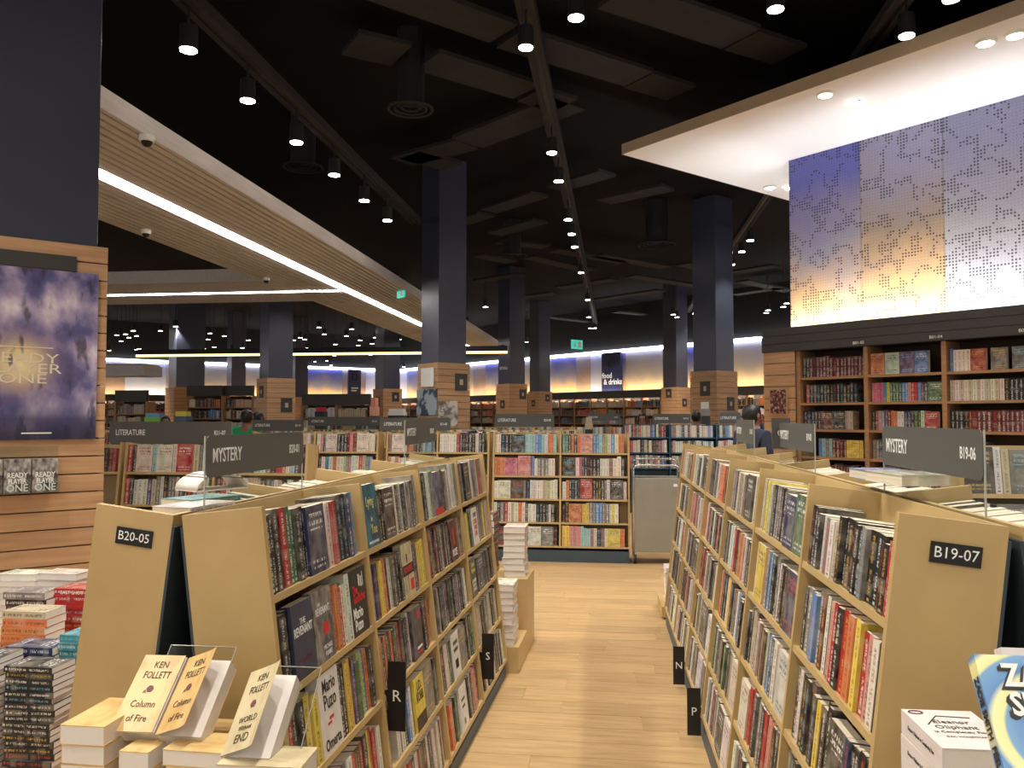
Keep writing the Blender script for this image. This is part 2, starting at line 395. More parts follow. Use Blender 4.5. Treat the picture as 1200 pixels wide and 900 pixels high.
MB().box((-13.6, 21.8, 3.3), (-2.9, 21.86, 3.36)).build('diffuser', LEDY, s3); MB().box((-13.6, 21.77, 3.36), (-2.9, 21.89, 3.5)).build('channel', BLACK, s3)
s4 = thing('timber_bulkhead', 'plain pale timber bulkhead end behind the film poster column', 'bulkhead', aty(127, 428, 20))
e = aty(168, 440, 20)-aty(127, 428, 20)
MB().box((-3, 0, -.28), (e.x, .9, 0)).build('front', SOFW, s4); MB().box((-3, .05, 0), (e.x-.05, .85, .04)).build('top', SLATW, s4)
# CCTV domes and exit signs under soffit
for px, py, lb in ((172, 166, 'white dome camera on the near end of the slatted soffit'), (171, 274, 'small dome camera on the left edge of the slatted soffit'), (312, 329, 'small dome camera where the two timber soffits meet')):
    p = atz(px, py, ZS-.05); t = thing('dome_camera', lb, 'camera', p)
    MB().tube([(0, 0, 0), (0, 0, .05)], .06, 14).build('base', WHITE, t); MB().ellipsoid((0, 0, 0), (.045, .045, .045), 12, 8).build('dome', BLACK, t, True)
def exit_sign(p, wd, label, rz):
    t = thing('exit_sign', label, 'exit sign', p, rz)
    MB().box((-wd/2, -.02, 0), (wd/2, .02, wd*.62)).build('housing', EXITG, t)
    MB().tube([(0, 0, wd*.62), (0, 0, wd*.62+.25)], .01, 6).build('hanger', BLACK, t)
    m = MB(); m.ellipsoid((-wd*.2, -.022, wd*.46), (wd*.06, .004, wd*.06), 8, 6); m.box((-wd*.27, -.024, wd*.12), (-wd*.12, -.02, wd*.38)); m.box((wd*.08, -.024, wd*.1), (wd*.36, -.02, wd*.5)); m.build('running_figure', WHITE, t)
exit_sign(aty(470, 349, 14.6), .24, 'green running-man exit sign hanging beside the timber soffit', R(-45))
exit_sign(aty(676, 409, 28), .5, 'small far green exit sign above the food and drink wall', R(45))

# ------------------------------------------------------------------ 45-degree columns with slatwall bases
def column(cx, cy, wdt, ztop, label, pitch=.111, per_face=False, squares=(), shaft_w=None):
    t = thing('column', label, 'column', (cx, cy, 0), R(45)); h = wdt/2; sh = (shaft_w or wdt*.86)/2
    MB().box((-sh, -sh, 0), (sh, sh, 6.0)).build('shaft', NAVY, t, bevel=.01)
    MB().box((-h+.03, -h+.03, 0), (h-.03, h-.03, ztop-.02)).build('core', plain('cladding_joint', lin(54, 40, 28), .8) if 'cladding_joint' not in MATS else MATS['cladding_joint'], t)
    n = int((ztop-.1)/pitch)
    key = ('board', wdt, pitch)
    if key not in PROTO:
        PROTO[key] = MB().box((-h, -h, .008), (h, -h+.03, pitch)).mesh('board', SLATW)
        PROTO[key+('r',)] = MB().box((-h, -h+.03, .008), (-h+.03, h, pitch)).mesh('board', SLATW)
        PROTO[key+('q',)] = MB().box((h-.03, -h+.03, .008), (h, h, pitch)).mesh('board', SLATW)
    for k in range(n):
        z = ztop-pitch*(k+1)
        if z < 0: break
        for q in ((), ('r',), ('q',)):
            o = link('board', PROTO[key+q], t); o.location = (0, 0, z)
    # small square signs: (face, u, z, size): face 0 looks along local -y (right-front), 1 local -x (left-front)
    for face, u, z, s in squares:
        if face == 0: m = MB().box((u-s/2, -h-.012, z-s*.6), (u+s/2, -h, z+s*.6)); g = MB().box((u-s*.14, -h-.015, z-s*.2), (u+s*.14, -h-.012, z+s*.2))
        else: m = MB().box((-h-.012, u-s/2, z-s*.6), (-h, u+s/2, z+s*.6)); g = MB().box((-h-.015, u-s*.14, z-s*.2), (-h-.012, u+s*.14, z+s*.2))
        pl = m.build('square_sign', FASC, t); g.build('symbol', CREAMP, pl)
    return t
W1 = .72
rc = aty(127, 277, 4.85)                      # right corner of the near column
col1 = column(rc.x-W1*.7071, rc.y, W1, 2.68, 'big navy column with timber slat base carrying the film poster', per_face=True)
def colat(px, D, wdt=.65, zt=2.5, lb='', sq=()):
    p = atd(px, 470, D); return column(p.x, p.y+wdt*.7071, wdt, zt, lb, squares=sq)
SQ2 = ((0, .12, 2.12, .22), (1, -.1, 1.9, .18))
c2 = colat(513, 13.6, .65, 2.5, 'navy column with timber base carrying a map and posters', ((0, .14, 2.18, .24),))
colat(597, 23.7, .66, 2.55, 'navy column marked with a D above its timber base', ((0, .16, 2.25, .24), (1, 0, 1.95, .2)))
colat(631.5, 31, .66, 2.55, 'far narrow navy column just left of the food and drink wall', ((0, .1, 2.3, .22), (1, 0, 2.1, .2)))
colat(840, 16, .66, 2.5, 'thick navy column with timber base right of the middle', ((1, -.05, 2.15, .24), (0, .1, 1.85, .22)))
colat(793, 26.5, .66, 2.55, 'navy column left of the thick one, warmly lit timber base', ((1, 0, 2.35, .24), (0, .05, 2.05, .22)))
colat(313, 18, .65, 2.45, 'navy column with timber base behind the left mystery sign', ((1, 0, 2.15, .22), (0, .12, 1.85, .26)))
colat(204, 25, 1.0, 2.5, 'wide navy column with timber base in the far left', ())
colat(449, 25, .66, 2.45, 'navy column with timber base between two far shelves', ((1, 0, 2.05, .24), (0, .1, 2.2, .24)))
colat(270, 34, .7, 2.45, 'dim far navy column beyond the left light line', ())
colat(345, 36, .7, 2.45, 'dim far navy column between two blue wall panels', ())
colat(868, 30, .6, 2.3, 'far column base seen between the thick column and wall shelves', ())

# D and word on column 3
pD = atd(597, 470, 23.7)
tD = tag(link('column_letter', None), 'pale D mark and word on the far navy column', 'lettering'); tD.location = (pD.x, pD.y+.66*.7071, 0); tD.rotation_euler = (0, 0, R(45))
text('D', .42, GRIL, tD, frame((0, -1, 0), (0, 0, 1), (-.30, 0, 3.55)), name='letter')
text('drinks', .16, WHITE, tD, frame((0, -1, 0), (0, 0, 1), (-.30, 0, 3.02)), name='word')

# poster on column 1: right-front face is local -y
def on_col1(u, z, off=.0): return Vector((u, -W1/2-off, z))
def poster_mat():
    m = NT('poster_print'); x, y, z = m.sep(m.coord('Generated'))
    n1 = m.noise(m.coord('Generated'), 3.4, 6); n2 = m.noise(m.mapping(m.coord('Generated'), (5, 1, 2.2), (3, 0, 1)), 1.6, 5)
    dx = m.math('SUBTRACT', x, .42); dz = m.math('SUBTRACT', z, .44)
    d = m.math('SQRT', m.math('ADD', m.math('MULTIPLY', dx, dx), m.math('MULTIPLY', m.math('MULTIPLY', dz, dz), 2.2)))
    blue = m.ramp(n1, [(.3, lin(48, 46, 92)), (.45, lin(96, 90, 140)), (.58, lin(176, 160, 190)), (.7, lin(240, 226, 232))])
    glow = m.ramp(d, [(0, lin(244, 232, 170)), (.14, lin(224, 196, 150)), (.3, lin(128, 100, 130)), (.5, lin(60, 54, 96))])
    c = m.mix(m.ramp(d, [(.12, .95), (.42, .1)]), blue, glow)
    c = m.mix(m.ramp(n2, [(.55, 0.0), (.62, .8)]), c, lin(58, 46, 62))
    low = m.ramp(z, [(.04, lin(24, 22, 50)), (.2, lin(58, 56, 110)), (.28, lin(90, 80, 120))])
    c = m.mix(m.ramp(z, [(.12, .9), (.27, 0.0)]), c, low)
    m.base(c); m.rough(.25); return m.m
po = tag(link('film_poster', None), 'purple film poster with glowing centre on the near column', 'poster'); po.location = col1.location; po.rotation_euler = (0, 0, R(45))
pw, ph, pz = .69, 1.04, 1.46
MB().box((-.42, -W1/2-.02, pz), (.305, -W1/2-.012, pz+ph)).build('sheet', poster_mat(), po)
MB().box((-.25, -W1/2-.012, pz+ph+.005), (.18, -W1/2, pz+ph+.1)).build('dark_backing_plate', FASC, po)
OUTL = plain('poster_title', lin(228, 214, 190), .5)
for k, s in enumerate(('READY', 'PLAYER', 'ONE')):
    text(s, .085, OUTL, po, frame((1, 0, 0), (0, 0, 1), (-.1, -W1/2-.022, pz+.49-.062*k)), 1.45, name='title_line')
MB().box((-.26, -W1/2-.022, pz+.555), (.06, -W1/2-.02, pz+.561)).build('small_line', OUTL, po)
MB().box((-.10, -W1/2-.022, pz+.035), (.06, -W1/2-.02, pz+.043)).build('credit_line', WHITE, po)

# ------------------------------------------------------------------ canopy and right wall
Z5 = 5.02
tip = atz(730, 181, Z5)
t = thing('ceiling_canopy', 'bright white dropped ceiling canopy over the perforated panels', 'canopy', tip, R(-45))   # local x = A, local y = B
MB().box((0, 0, 0), (16, 6, .12)).build('underside', CANW, t); MB().box((-.012, -.012, 0), (16, 0, .135)).build('edge_band', CREAMP, t); MB().box((-.012, 0, 0), (0, 6, .135)).build('edge_band', CREAMP, t)
can = t
for i, (px, py) in enumerate(((967, 110), (1155, 49), (902, 219), (1190, 40))):
    p = atz(px, py, Z5-.004); d = thing('downlight', ['round downlight in the middle of the white canopy', 'round downlight near the right of the white canopy', 'glowing downlight at the far corner of the canopy', 'half-seen downlight at the right picture edge'][i], 'downlight', p)
    MB().tube([(0, 0, -.02), (0, 0, .01)], [.085, .1], 18).build('trim_ring', WHITE, d); MB().tube([(0, 0, -.026), (0, 0, -.02)], .065, 16).build('lens', LENSF, d)
wo = atd(898, 470, 10.8); wo.z = 0
wl = thing('wall_bookcase', 'tall timber wall bookcase with charcoal header and hardbacks', 'bookcase', wo, R(-45))      # local x = A (to right and near), +y into wall
PAN0, BAY, NB, BD = .49, .90, 5, .32
SH = [.10, .44, .77, 1.10, 1.44, 1.77, 2.09]
TOPZ = 2.43
WDARK = plain('wall_shelf_back', lin(62, 48, 36), .8)
MB().box((0, BD, 0), (PAN0+BAY*NB, BD+.03, TOPZ)).build('back_panel', WDARK, wl)
for k in range(NB+1):
    x = PAN0+BAY*k; MB().box((x-.025, -.02, 0), (x+.025, BD, TOPZ)).build('upright', SHELFW, wl)
for k in range(NB):
    x = PAN0+BAY*k
    for z in SH: MB().box((x+.025, -.012, z-.03), (x+BAY-.025, BD, z)).build('shelf', SHELFW, wl)
MB().box((0, -.03, 0), (PAN0-.025, BD, TOPZ)).build('end_core', MATS['cladding_joint'], wl)
eb = MB().box((0, -.05, .008), (PAN0-.03, -.03, .15)).mesh('end_board', SLATW)
for k in range(16):
    o = link('end_board', eb, wl); o.location = (0, 0, TOPZ-.15*(k+1))
for k in range(3): MB().box((-.02, -.06, TOPZ+.104*k+.006), (PAN0+BAY*NB, .0, TOPZ+.104*(k+1))).build('header_board', FASC, wl)
MB().box((-.01, -.045, TOPZ), (PAN0+BAY*NB, -.005, TOPZ+.305)).box((-.01, -.005, TOPZ), (PAN0+BAY*NB, .33, TOPZ+.08)).build('header_core', BLACK, wl)
for k, s in enumerate(('B01-05', 'B01-04', 'B01-03', 'B01-02')):
    text(s, .05, WHITE, wl, frame((1, 0, 0), (0, 0, 1), (PAN0+BAY*(k+1)-.06, -.062, TOPZ+.045)), name='shelf_number')
# picture on the slat end
pic = thing('framed_print', 'small red and black framed print hung on the timber end panel', 'picture', wl.location, R(-45))
mm = NT('print_red_black'); nn = mm.noise(mm.coord(), 26, 4); mm.base(mm.ramp(nn, [(.4, lin(26, 24, 24)), (.52, lin(120, 44, 40)), (.62, lin(170, 150, 130))])); 
MB().box((.10, -.075, 1.62), (.36, -.055, 1.96)).build('frame', SLATW, pic); MB().box((.115, -.079, 1.635), (.345, -.075, 1.945)).build('artwork', mm.m, pic)

def perf(name, top, mid, bot, dots=True, seed=0):
    m = NT(name); g = m.sep(m.coord('Generated')); oc = m.coord('Object'); x, y, z = m.sep(oc)
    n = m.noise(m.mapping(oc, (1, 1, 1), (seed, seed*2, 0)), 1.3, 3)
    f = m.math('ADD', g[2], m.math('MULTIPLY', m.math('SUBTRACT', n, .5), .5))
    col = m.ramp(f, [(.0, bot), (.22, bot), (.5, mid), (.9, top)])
    grain = m.noise(oc, 90, 2); col = m.mix(.18, col, m.ramp(grain, [(.3, 0.0), (.7, 1.0)]), 'OVERLAY')
    if dots:
        S = .036
        fx = m.math('SUBTRACT', m.math('FRACT', m.math('DIVIDE', x, S)), .5); fz = m.math('SUBTRACT', m.math('FRACT', m.math('DIVIDE', z, S)), .5)
        d = m.math('SQRT', m.math('ADD', m.math('MULTIPLY', fx, fx), m.math('MULTIPLY', fz, fz)))
        cell = m.comb(m.math('FLOOR', m.math('DIVIDE', x, S)), 0.0, m.math('FLOOR', m.math('DIVIDE', z, S)))
        c1 = m.noise(m.mapping(cell, (.10, .1, .10), (seed*3.1, 0, 0)), 1.0, 2)
        wn = m.add('ShaderNodeTexWhiteNoise', noise_dimensions='3D'); m.link(cell, wn.inputs['Vector'])
        k = m.math('MULTIPLY', m.math('LESS_THAN', m.math('ABSOLUTE', m.math('SUBTRACT', c1, .5)), .04), m.math('GREATER_THAN', wn.outputs['Value'], .12))
        rad = m.math('MULTIPLY_ADD', k, .22, .10)
        hole = m.math('LESS_THAN', d, rad)
        col = m.mix(m.math('MULTIPLY', hole, .8), col, (.012, .011, .012))
    m.base(col); m.rough(.5); m.b.inputs['Metallic'].default_value = .15; return m.m
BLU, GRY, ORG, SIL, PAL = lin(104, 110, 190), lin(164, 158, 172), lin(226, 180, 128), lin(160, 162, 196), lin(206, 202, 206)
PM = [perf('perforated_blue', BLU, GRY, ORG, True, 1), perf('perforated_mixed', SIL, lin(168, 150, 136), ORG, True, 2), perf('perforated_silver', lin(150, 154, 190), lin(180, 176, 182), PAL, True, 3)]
PX0 = .18
wr = MB().box((PX0, .34, 2.43), (8, .5, 6.0)).build('wall_right', BLACK); wr.location = wo; wr.rotation_euler = (0, 0, R(-45)); struct(wr, 'dark upper wall behind the perforated panels')
for k in range(6):
    p = MB().box((.006, 0, 0), (1.0, .03, Z5-2.5)).build('perforated_panel', PM[k] if k < 3 else PM[(k+1) % 3], wr); p.location = (PX0+1.0*k, .30, 2.5)
cv = thing('cove_light', 'warm hidden light strip washing the perforated panels from below', 'light', wo, R(-45))
MB().box((PX0+.05, .04, 2.60), (5.0, .09, 2.615)).build('strip', COVE, cv); MB().box((PX0-.08, .12, 2.60), (PX0-.03, 2.2, 2.615)).build('return_strip', COVE, cv)

# ------------------------------------------------------------------ far back walls
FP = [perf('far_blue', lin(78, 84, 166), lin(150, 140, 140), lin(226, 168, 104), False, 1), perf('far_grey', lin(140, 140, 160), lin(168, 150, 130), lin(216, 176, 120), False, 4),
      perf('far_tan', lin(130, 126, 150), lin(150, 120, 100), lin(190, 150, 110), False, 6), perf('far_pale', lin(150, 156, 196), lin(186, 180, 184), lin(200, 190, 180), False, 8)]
def backwall(name, p0, dirv, length, widths, zt, label, face):
    """p0 on floor, wall runs along dirv, face = +1 when room lies to the right of dirv (local -y)"""
    rz = math.atan2(dirv.y, dirv.x)
    wobj = MB().box((0, .1, 0), (length, .4, 6)).build(name, BLACK); wobj.location = p0; wobj.rotation_euler = (0, 0, rz); struct(wobj, label)
    x = 0; i = 0
    while x < length:
        wd, mi = widths[i % len(widths)]; wd = min(wd, length-x)
        o = MB().box((0, 0, 0), (wd-.01, .04, zt-2.4)).build('panel', FP[mi] if mi >= 0 else NAVY, wobj); o.location = (x, 0, 2.4)
        x += wd; i += 1
    MB().box((0, -.12, zt), (length, .02, zt+.12)).build('light_strip', LEDC, wobj)
    MB().box((0, -.34, 2.44), (length, -.26, 2.47)).build('added_panel_uplight', LEDL, wobj)  # unseen strip added behind the shelving header to brighten the far panels
    return wobj
pA = atd(464, 470, 46.3); pA.z = 0
WPAT = [(1.2, 3), (1.6, 0), (.9, 2), (.9, 3), (1.1, 0), (1.9, 1), (1.0, 2), (1.3, 0), (2.4, 1)]
bwa = backwall('wall_back', pA, A, 40, WPAT, 4.12, 'far wall of blue and orange lit panels above dark bookshelves', 1)
pB = pA - Bv*34
bwb = backwall('wall_left', pB, Bv, 34, [(2.6, 1), (1.3, 3), (2.2, 0), (1.4, 2), (1.8, 3), (3.0, 1)], 4.12, 'far left wall of pale lit panels', 1)
# side and rear walls stay dark
def navy_sign(px, D, wpx, lines, label, wall_rz, sz=.32):
    p = atd(px, 470, D); p.z = 0
    t = thing('wall_sign', label, 'sign', p, wall_rz); wd = wpx*D/960*1.25
    MB().box((-wd/2, -.16, 2.55), (wd/2, -.06, 4.14)).build('panel', plain('sign_navy', lin(34, 36, 72), .5) if 'sign_navy' not in MATS else MATS['sign_navy'], t)
    for k, (s, dx) in enumerate(lines): text(s, sz, WHITE, t, frame((1, 0, 0), (0, 0, 1), (dx, -.165, 3.22-sz*.85*k)), name='lettering', bold=.008)
    if not lines:
        for k in (0, 1): MB().box((-.2, -.165, 3.1-.14*k), (.2-.08*k, -.16, 3.17-.14*k)).build('faint_line', WHITE, t)
    MB().tube([(.17*math.cos(a*.42), -.17, 3.75+.2*math.sin(a*.42)) for a in range(16)], .02, 6).build('round_emblem', GRIL, t)
def wall_hit(px, p0, dirv):      # where the pixel column meets a wall line
    d = ray(px, 480); den = d.x*dirv.y - d.y*dirv.x; tt = (p0.x*dirv.y - p0.y*dirv.x)/den; return tt
navy_sign(719.5, wall_hit(719.5, pA, A), 25, [('food', -.22), ('& drinks', .1)], 'navy food and drink wall sign on the far panels', R(-45), .30)
navy_sign(414, wall_hit(414, pB, Bv)*.995, 13, [], 'small navy wall sign between far left panels', R(45), .17)

# ------------------------------------------------------------------ book building blocks
PAL_ = {'k': (26, 25, 27), 'd': (60, 44, 36), 'w': (214, 208, 196), 'c': (190, 174, 148), 'e': (118, 112, 106), 'r': (170, 42, 38), 'm': (98, 34, 36), 'o': (206, 122, 72), 'y': (222, 190, 76),
        'g': (56, 96, 62), 'l': (150, 176, 84), 'b': (84, 128, 178), 'n': (38, 48, 84), 't': (58, 130, 138), 'p': (96, 66, 116), 's': (204, 140, 128), 'h': (150, 190, 196), 'v': (198, 100, 130), 'u': (190, 208, 188)}
CN = {'k': 'black', 'd': 'dark brown', 'w': 'white', 'c': 'cream', 'e': 'grey', 'r': 'red', 'm': 'maroon', 'o': 'orange', 'y': 'yellow', 'g': 'green', 'l': 'lime', 'b': 'blue', 'n': 'navy', 't': 'teal', 'p': 'purple', 's': 'salmon', 'h': 'pale blue', 'v': 'pink', 'u': 'mint'}
ct, ins = .04, .02
def cover_mesh(t=1, d=1, h=1, th=None, mat=COVER):
    a = th/t if th else .05; m = MB()
    m.box((-.5*t, 0, 0), ((-.5+a)*t, d, h)).box(((.5-a)*t, 0, 0), (.5*t, d, h)).box(((-.5+a)*t, 0, 0), ((.5-a)*t, .012*d if not th else th, h)); return m
def page_mesh(t=1, d=1, h=1, th=None):
    a = th/t if th else .05; m = MB(); m.box(((-.5+a)*t, .012*d, .012*h), ((.5-a)*t, .985*d, .9985*h)); return m
UCOVS = {}
UCOV = cover_mesh().mesh('book_cover', COVER); UPAG = page_mesh().mesh('page_block', PAGES); UPAGW = page_mesh().mesh('page_block_white', PAGEW)
COUNT = {}
def book(name, M, dims, ck, label, cat, group, pagew=False, jitter=.1, mat=None):
    """M: matrix with unit axes x thickness, y depth (spine at 0), z height at the book's foot; dims (t,d,h)"""
    if mat and mat.name not in UCOVS: UCOVS[mat.name] = cover_mesh().mesh('book_cover', mat)
    o = link(name, UCOVS[mat.name] if mat else UCOV); o.matrix_world = M @ Matrix.Diagonal((*dims, 1))
    col = [max(0, min(1, c*rnd.uniform(1-jitter, 1+jitter))) for c in lin(*PAL_[ck])]; o.color = (*col, 1)
    link('page_block', UPAGW if pagew else UPAG, o); tag(o, label, cat, group); COUNT[cat] = COUNT.get(cat, 0)+1
    return o
def hero(name, M, dims, mat, label, cat, group, lines=(), inkdef=None, pagew=False, art=()):
    """a face-out book with its own print; lines: (text, size, yfrac, zfrac, mat, sx, bold)"""
    t_, d_, h_ = dims
    o = cover_mesh(t_, d_, h_, .0012).build(name, mat); o.matrix_world = M
    page_mesh(t_, d_, h_, .0012).build('page_block', PAGEW if pagew else PAGES, o); tag(o, label, cat, group)
    for (s, sz, yf, zf, mt, sx, bo) in lines:
        text(s, sz, mt, o, frame((0, 1, 0), (0, 0, 1), (t_/2+.0006, d_*yf, h_*zf)), sx, name='title', bold=bo)
    for (y0, y1, z0, z1, mt) in art:
        MB().box((t_/2, d_*y0, h_*z0), (t_/2+.0004, d_*y1, h_*z1)).build('cover_band', mt, o)
    return o
class Stuff:
    """books past the counting limit, joined, with colour per corner"""
    def __init__(s): s.v = []; s.f = []; s.c = []; s.uvw = []; s.sp = []; s.mi = []
    def book(s, M, dims, col, pagew=False):
        D = M @ Matrix.Diagonal((*dims, 1))
        def bx(a, b, mi, sp):
            o = len(s.v); pts = []
            for z in (a[2], b[2]):
                for x, y in ((a[0], a[1]), (b[0], a[1]), (b[0], b[1]), (a[0], b[1])): pts.append((x, y, z))
            s.v += [tuple(D @ Vector(p)) for p in pts]
            for fi, q in enumerate(((0, 3, 2, 1), (4, 5, 6, 7), (0, 1, 5, 4), (1, 2, 6, 5), (2, 3, 7, 6), (3, 0, 4, 7))):
                s.f.append(tuple(o+i for i in q)); s.mi.append(mi); s.sp.append(1.0 if (fi == 2) else 0.0)
                for i in q: s.uvw.append((pts[i][0]+.5, pts[i][1], pts[i][2])); s.c.append(col)
        bx((-.5, 0, 0), (.5, 1, .995), 0, 1); bx((-.45, .02, .995), (.45, .98, .9985), 1, 0)
    def build(s, name, label, cat):
        me = bpy.data.meshes.new(name); me.from_pydata(s.v, [], s.f); me.materials.append(COVERS); me.materials.append(PAGES)
        a = me.attributes.new('Col', 'FLOAT_COLOR', 'CORNER'); a.data.foreach_set('color', [x for c in s.c for x in (*c, 1)])
        b = me.attributes.new('UVW', 'FLOAT_VECTOR', 'CORNER'); b.data.foreach_set('vector', [x for u in s.uvw for x in u])
        d = me.attributes.new('SPN', 'FLOAT', 'FACE'); d.data.foreach_set('value', s.sp)
        me.polygons.foreach_set('material_index', s.mi); me.update()
        o = link(name, me); o['kind'] = 'stuff'; tag(o, label, cat); return o
STUFF = Stuff()

def rs(seed, chars, n):
    g = random.Random(seed*7919+3); return ''.join(g.choice(chars) for _ in range(n))

# ------------------------------------------------------------------ leaning half bookcases (two make an A-frame)
LEAN = R(7.0); CS, SN = math.cos(LEAN), math.sin(LEAN); TH, DEP = 1.28, .225; BT = .02
class Half:
    def __init__(s, name, label, loc, rz, sgn, bays, bw=.77, ridge=1.365, mat=None, simple=False, cat='bookcase', rows=5, kick=None, group=None):
        s.sgn, s.bays, s.bw, s.ridge = sgn, bays, bw, ridge; s.rows = rows; s.pitch = TH/rows
        s.t = thing(name, label, cat, loc, rz, group); s.M = Matrix.Translation(loc) @ Matrix.Rotation(rz, 4, 'Z'); mat = mat or LAM
        L = bays*bw; s.L = L
        def hx(s0, s1, o0, o1, h0, h1): return [s.P(a, o, h) for h in (h0, h1) for a, o in ((s0, o0), (s1, o0), (s1, o1), (s0, o1))]
        s.hx = hx
        B = lambda n, mt, *r: MB().hexa(hx(*r)).build(n, mt, s.t)
        B('back_panel', mat, 0, L, 0, .012, 0, TH); B('rear_board', DARKB, .0, L, -.008, 0, 0, TH-.03)
        for k in range(bays+1):
            x = k*bw; x0, x1 = (x, x+BT) if k == 0 else ((x-BT, x) if k == bays else (x-BT/2, x+BT/2))
            B('end_panel' if k in (0, bays) else 'divider', mat, x0, x1, .012, DEP, 0, TH)
        for k in range(bays):
            for r in range(rows):
                B('shelf', mat, k*bw+BT*.5, (k+1)*bw-BT*.5, .012, DEP-.004, r*s.pitch, r*s.pitch+BT)
        y0, y1 = sorted((sgn*.02, sgn*(.01+DEP*CS+TH*SN-.012)))
        MB().box((.01, y0, 0), (L-.01, y1, ridge-TH*CS-.002)).build('plinth', kick or KICK, s.t)
    def P(s, a, o, h): return Vector((a, s.sgn*(.01+o*CS+(TH-h)*SN), s.ridge+o*SN-(TH-h)*CS))
    def axes(s):
        U = (s.P(0, 0, 1)-s.P(0, 0, 0)).normalized(); O = (s.P(0, 1, 0)-s.P(0, 0, 0)).normalized(); return O, U
    def bookM(s, a, o, h, face, lean=0.0, splay=0.0):
        O, U = s.axes(); Sx = Vector((1, 0, 0))
        if face: z = U; x = O; y = z.cross(x)
        else: z = U; y = -O; x = y.cross(z)
        m3 = Matrix((x, y, z)).transposed()
        if lean: m3 = Matrix.Rotation(lean, 3, O) @ m3
        if splay: m3 = Matrix.Rotation(splay, 3, U) @ m3
        return s.M @ (Matrix.Translation(s.P(a, o, h)) @ m3.to_4x4())
    def shelf_h(s, row): return (s.rows-1-row)*s.pitch+BT        # row 0 = top
    def fill(s, bay, row, spec, ctx=None, seed=0, hmean=.2, dmean=.135, tmean=.031, reverse=False, heroes=None, max_h=None, cat='paperback', gname=None, end='near end'):
        """spec letters: spine-out books; capitals: face-out; '.' small gap; digits index heroes. ctx None -> joined stuff"""
        rg = random.Random(seed*977+bay*31+row*7+5); a = bay*s.bw+BT+.002; a1 = (bay+1)*s.bw-BT*.5-.006; h0 = s.shelf_h(row)+.0006; n = 0
        hb = hmean; pool = [c for c in spec if c.islower()] or ['k']
        spec = list(spec)+[rg.choice(pool) for _ in range(26)]
        for chx in spec:
            if a > a1-.05: break
            if chx == '.': a += .03; continue
            if chx == '_': a += .10; continue
            n += 1
            if rg.random() < .25: hb = hmean*rg.uniform(.93, 1.08)
            h = hb*rg.uniform(.985, 1.015); t_ = tmean*rg.uniform(.72, 1.3); d = dmean*rg.uniform(.95, 1.05)
            if chx.isdigit():
                hr = heroes[int(chx)]; t_, d, h = hr['dims']
                if a+d > a1+.02: break
                M = s.bookM(a if s.face_left() else a+d, DEP-.006-t_/2, h0, True)
                hero('paperback', M, hr['dims'], hr['mat'], hr['label'], cat, gname, hr.get('lines', ()), None, False, hr.get('art', ()))
                a += d+.006; continue
            face = chx.isupper(); ck = chx.lower()
            if face:
                if a+d > a1: break
                M = s.bookM(a if s.face_left() else a+d, DEP-.008-t_/2, h0, True); a += d+.004
            else:
                if a+t_ > a1: break
                M = s.bookM(a+t_/2, DEP-rg.uniform(.006, .02), h0, False); a += t_+.0012
            if ctx is None:
                STUFF.book(M, (t_, d, h), [c*rg.uniform(.85, 1.15) for c in lin(*PAL_[ck])])
            else:
                book('paperback' if cat != 'novel' else 'novel', M, (t_, d, h), ck, '%s %s%s, %s from %s, %s' % (CN[ck], 'face-out ' if face else '', cat, ordn(n), end, ctx), cat, gname)
        return a
    def face_left(s):      # does the face-out book's y axis (reader's right) run along +s ?
        O, U = s.axes(); return U.cross(O).x > 0
    def nplate(s, txt, k, label=None):
        o, h = .11, TH-.075; e = 0.0 if k == 0 else s.L; sg = -1 if k == 0 else 1
        pl = MB().hexa(s.hx(*sorted((e, e+sg*.004)), .05, .155, TH-.095, TH-.05)).build('number_plate', PLATEK, s.t)
        c = (s.P(0, .05, TH-.0725)+s.P(0, .155, TH-.0725))/2; c.x = e+sg*.0045
        rt = Vector((0, 1, 0)) if sg > 0 else Vector((0, -1, 0)); rt = Vector((0, rt.y*CS, rt.y*s.sgn*SN)); up = Vector((0, -s.sgn*SN, CS))
        text(txt, .034, WHITE, s.t, frame(rt, up, c), .95, name='number')

def rz_from(dx): return R(90)-dx
# aisle cases: local x runs away from the camera
LX, LY, LR = -1.150, 2.05, R(90-1.7)
RX, RY, RR = .838, 1.87, R(90+1.1)
L1 = Half('bookcase', 'left aisle leaning bookcase of mystery paperbacks, plain near end', (LX, LY, 0), LR, -1, 4, .76, ridge=1.338)
L2 = Half('bookcase', 'leaning bookcase numbered B20-05 backing onto the left aisle bookcase', (LX-.004, LY, 0), LR, 1, 4, .76, ridge=1.338)
R1 = Half('bookcase', 'right aisle leaning bookcase numbered B19-07 full of paperbacks', (RX, RY, 0), RR, 1, 6)
R2 = Half('bookcase', 'leaning bookcase backing onto the right aisle bookcase', (RX+.004, RY, 0), RR, -1, 6)
L2.nplate('B20-05', 0); R1.nplate('B19-07', 0)

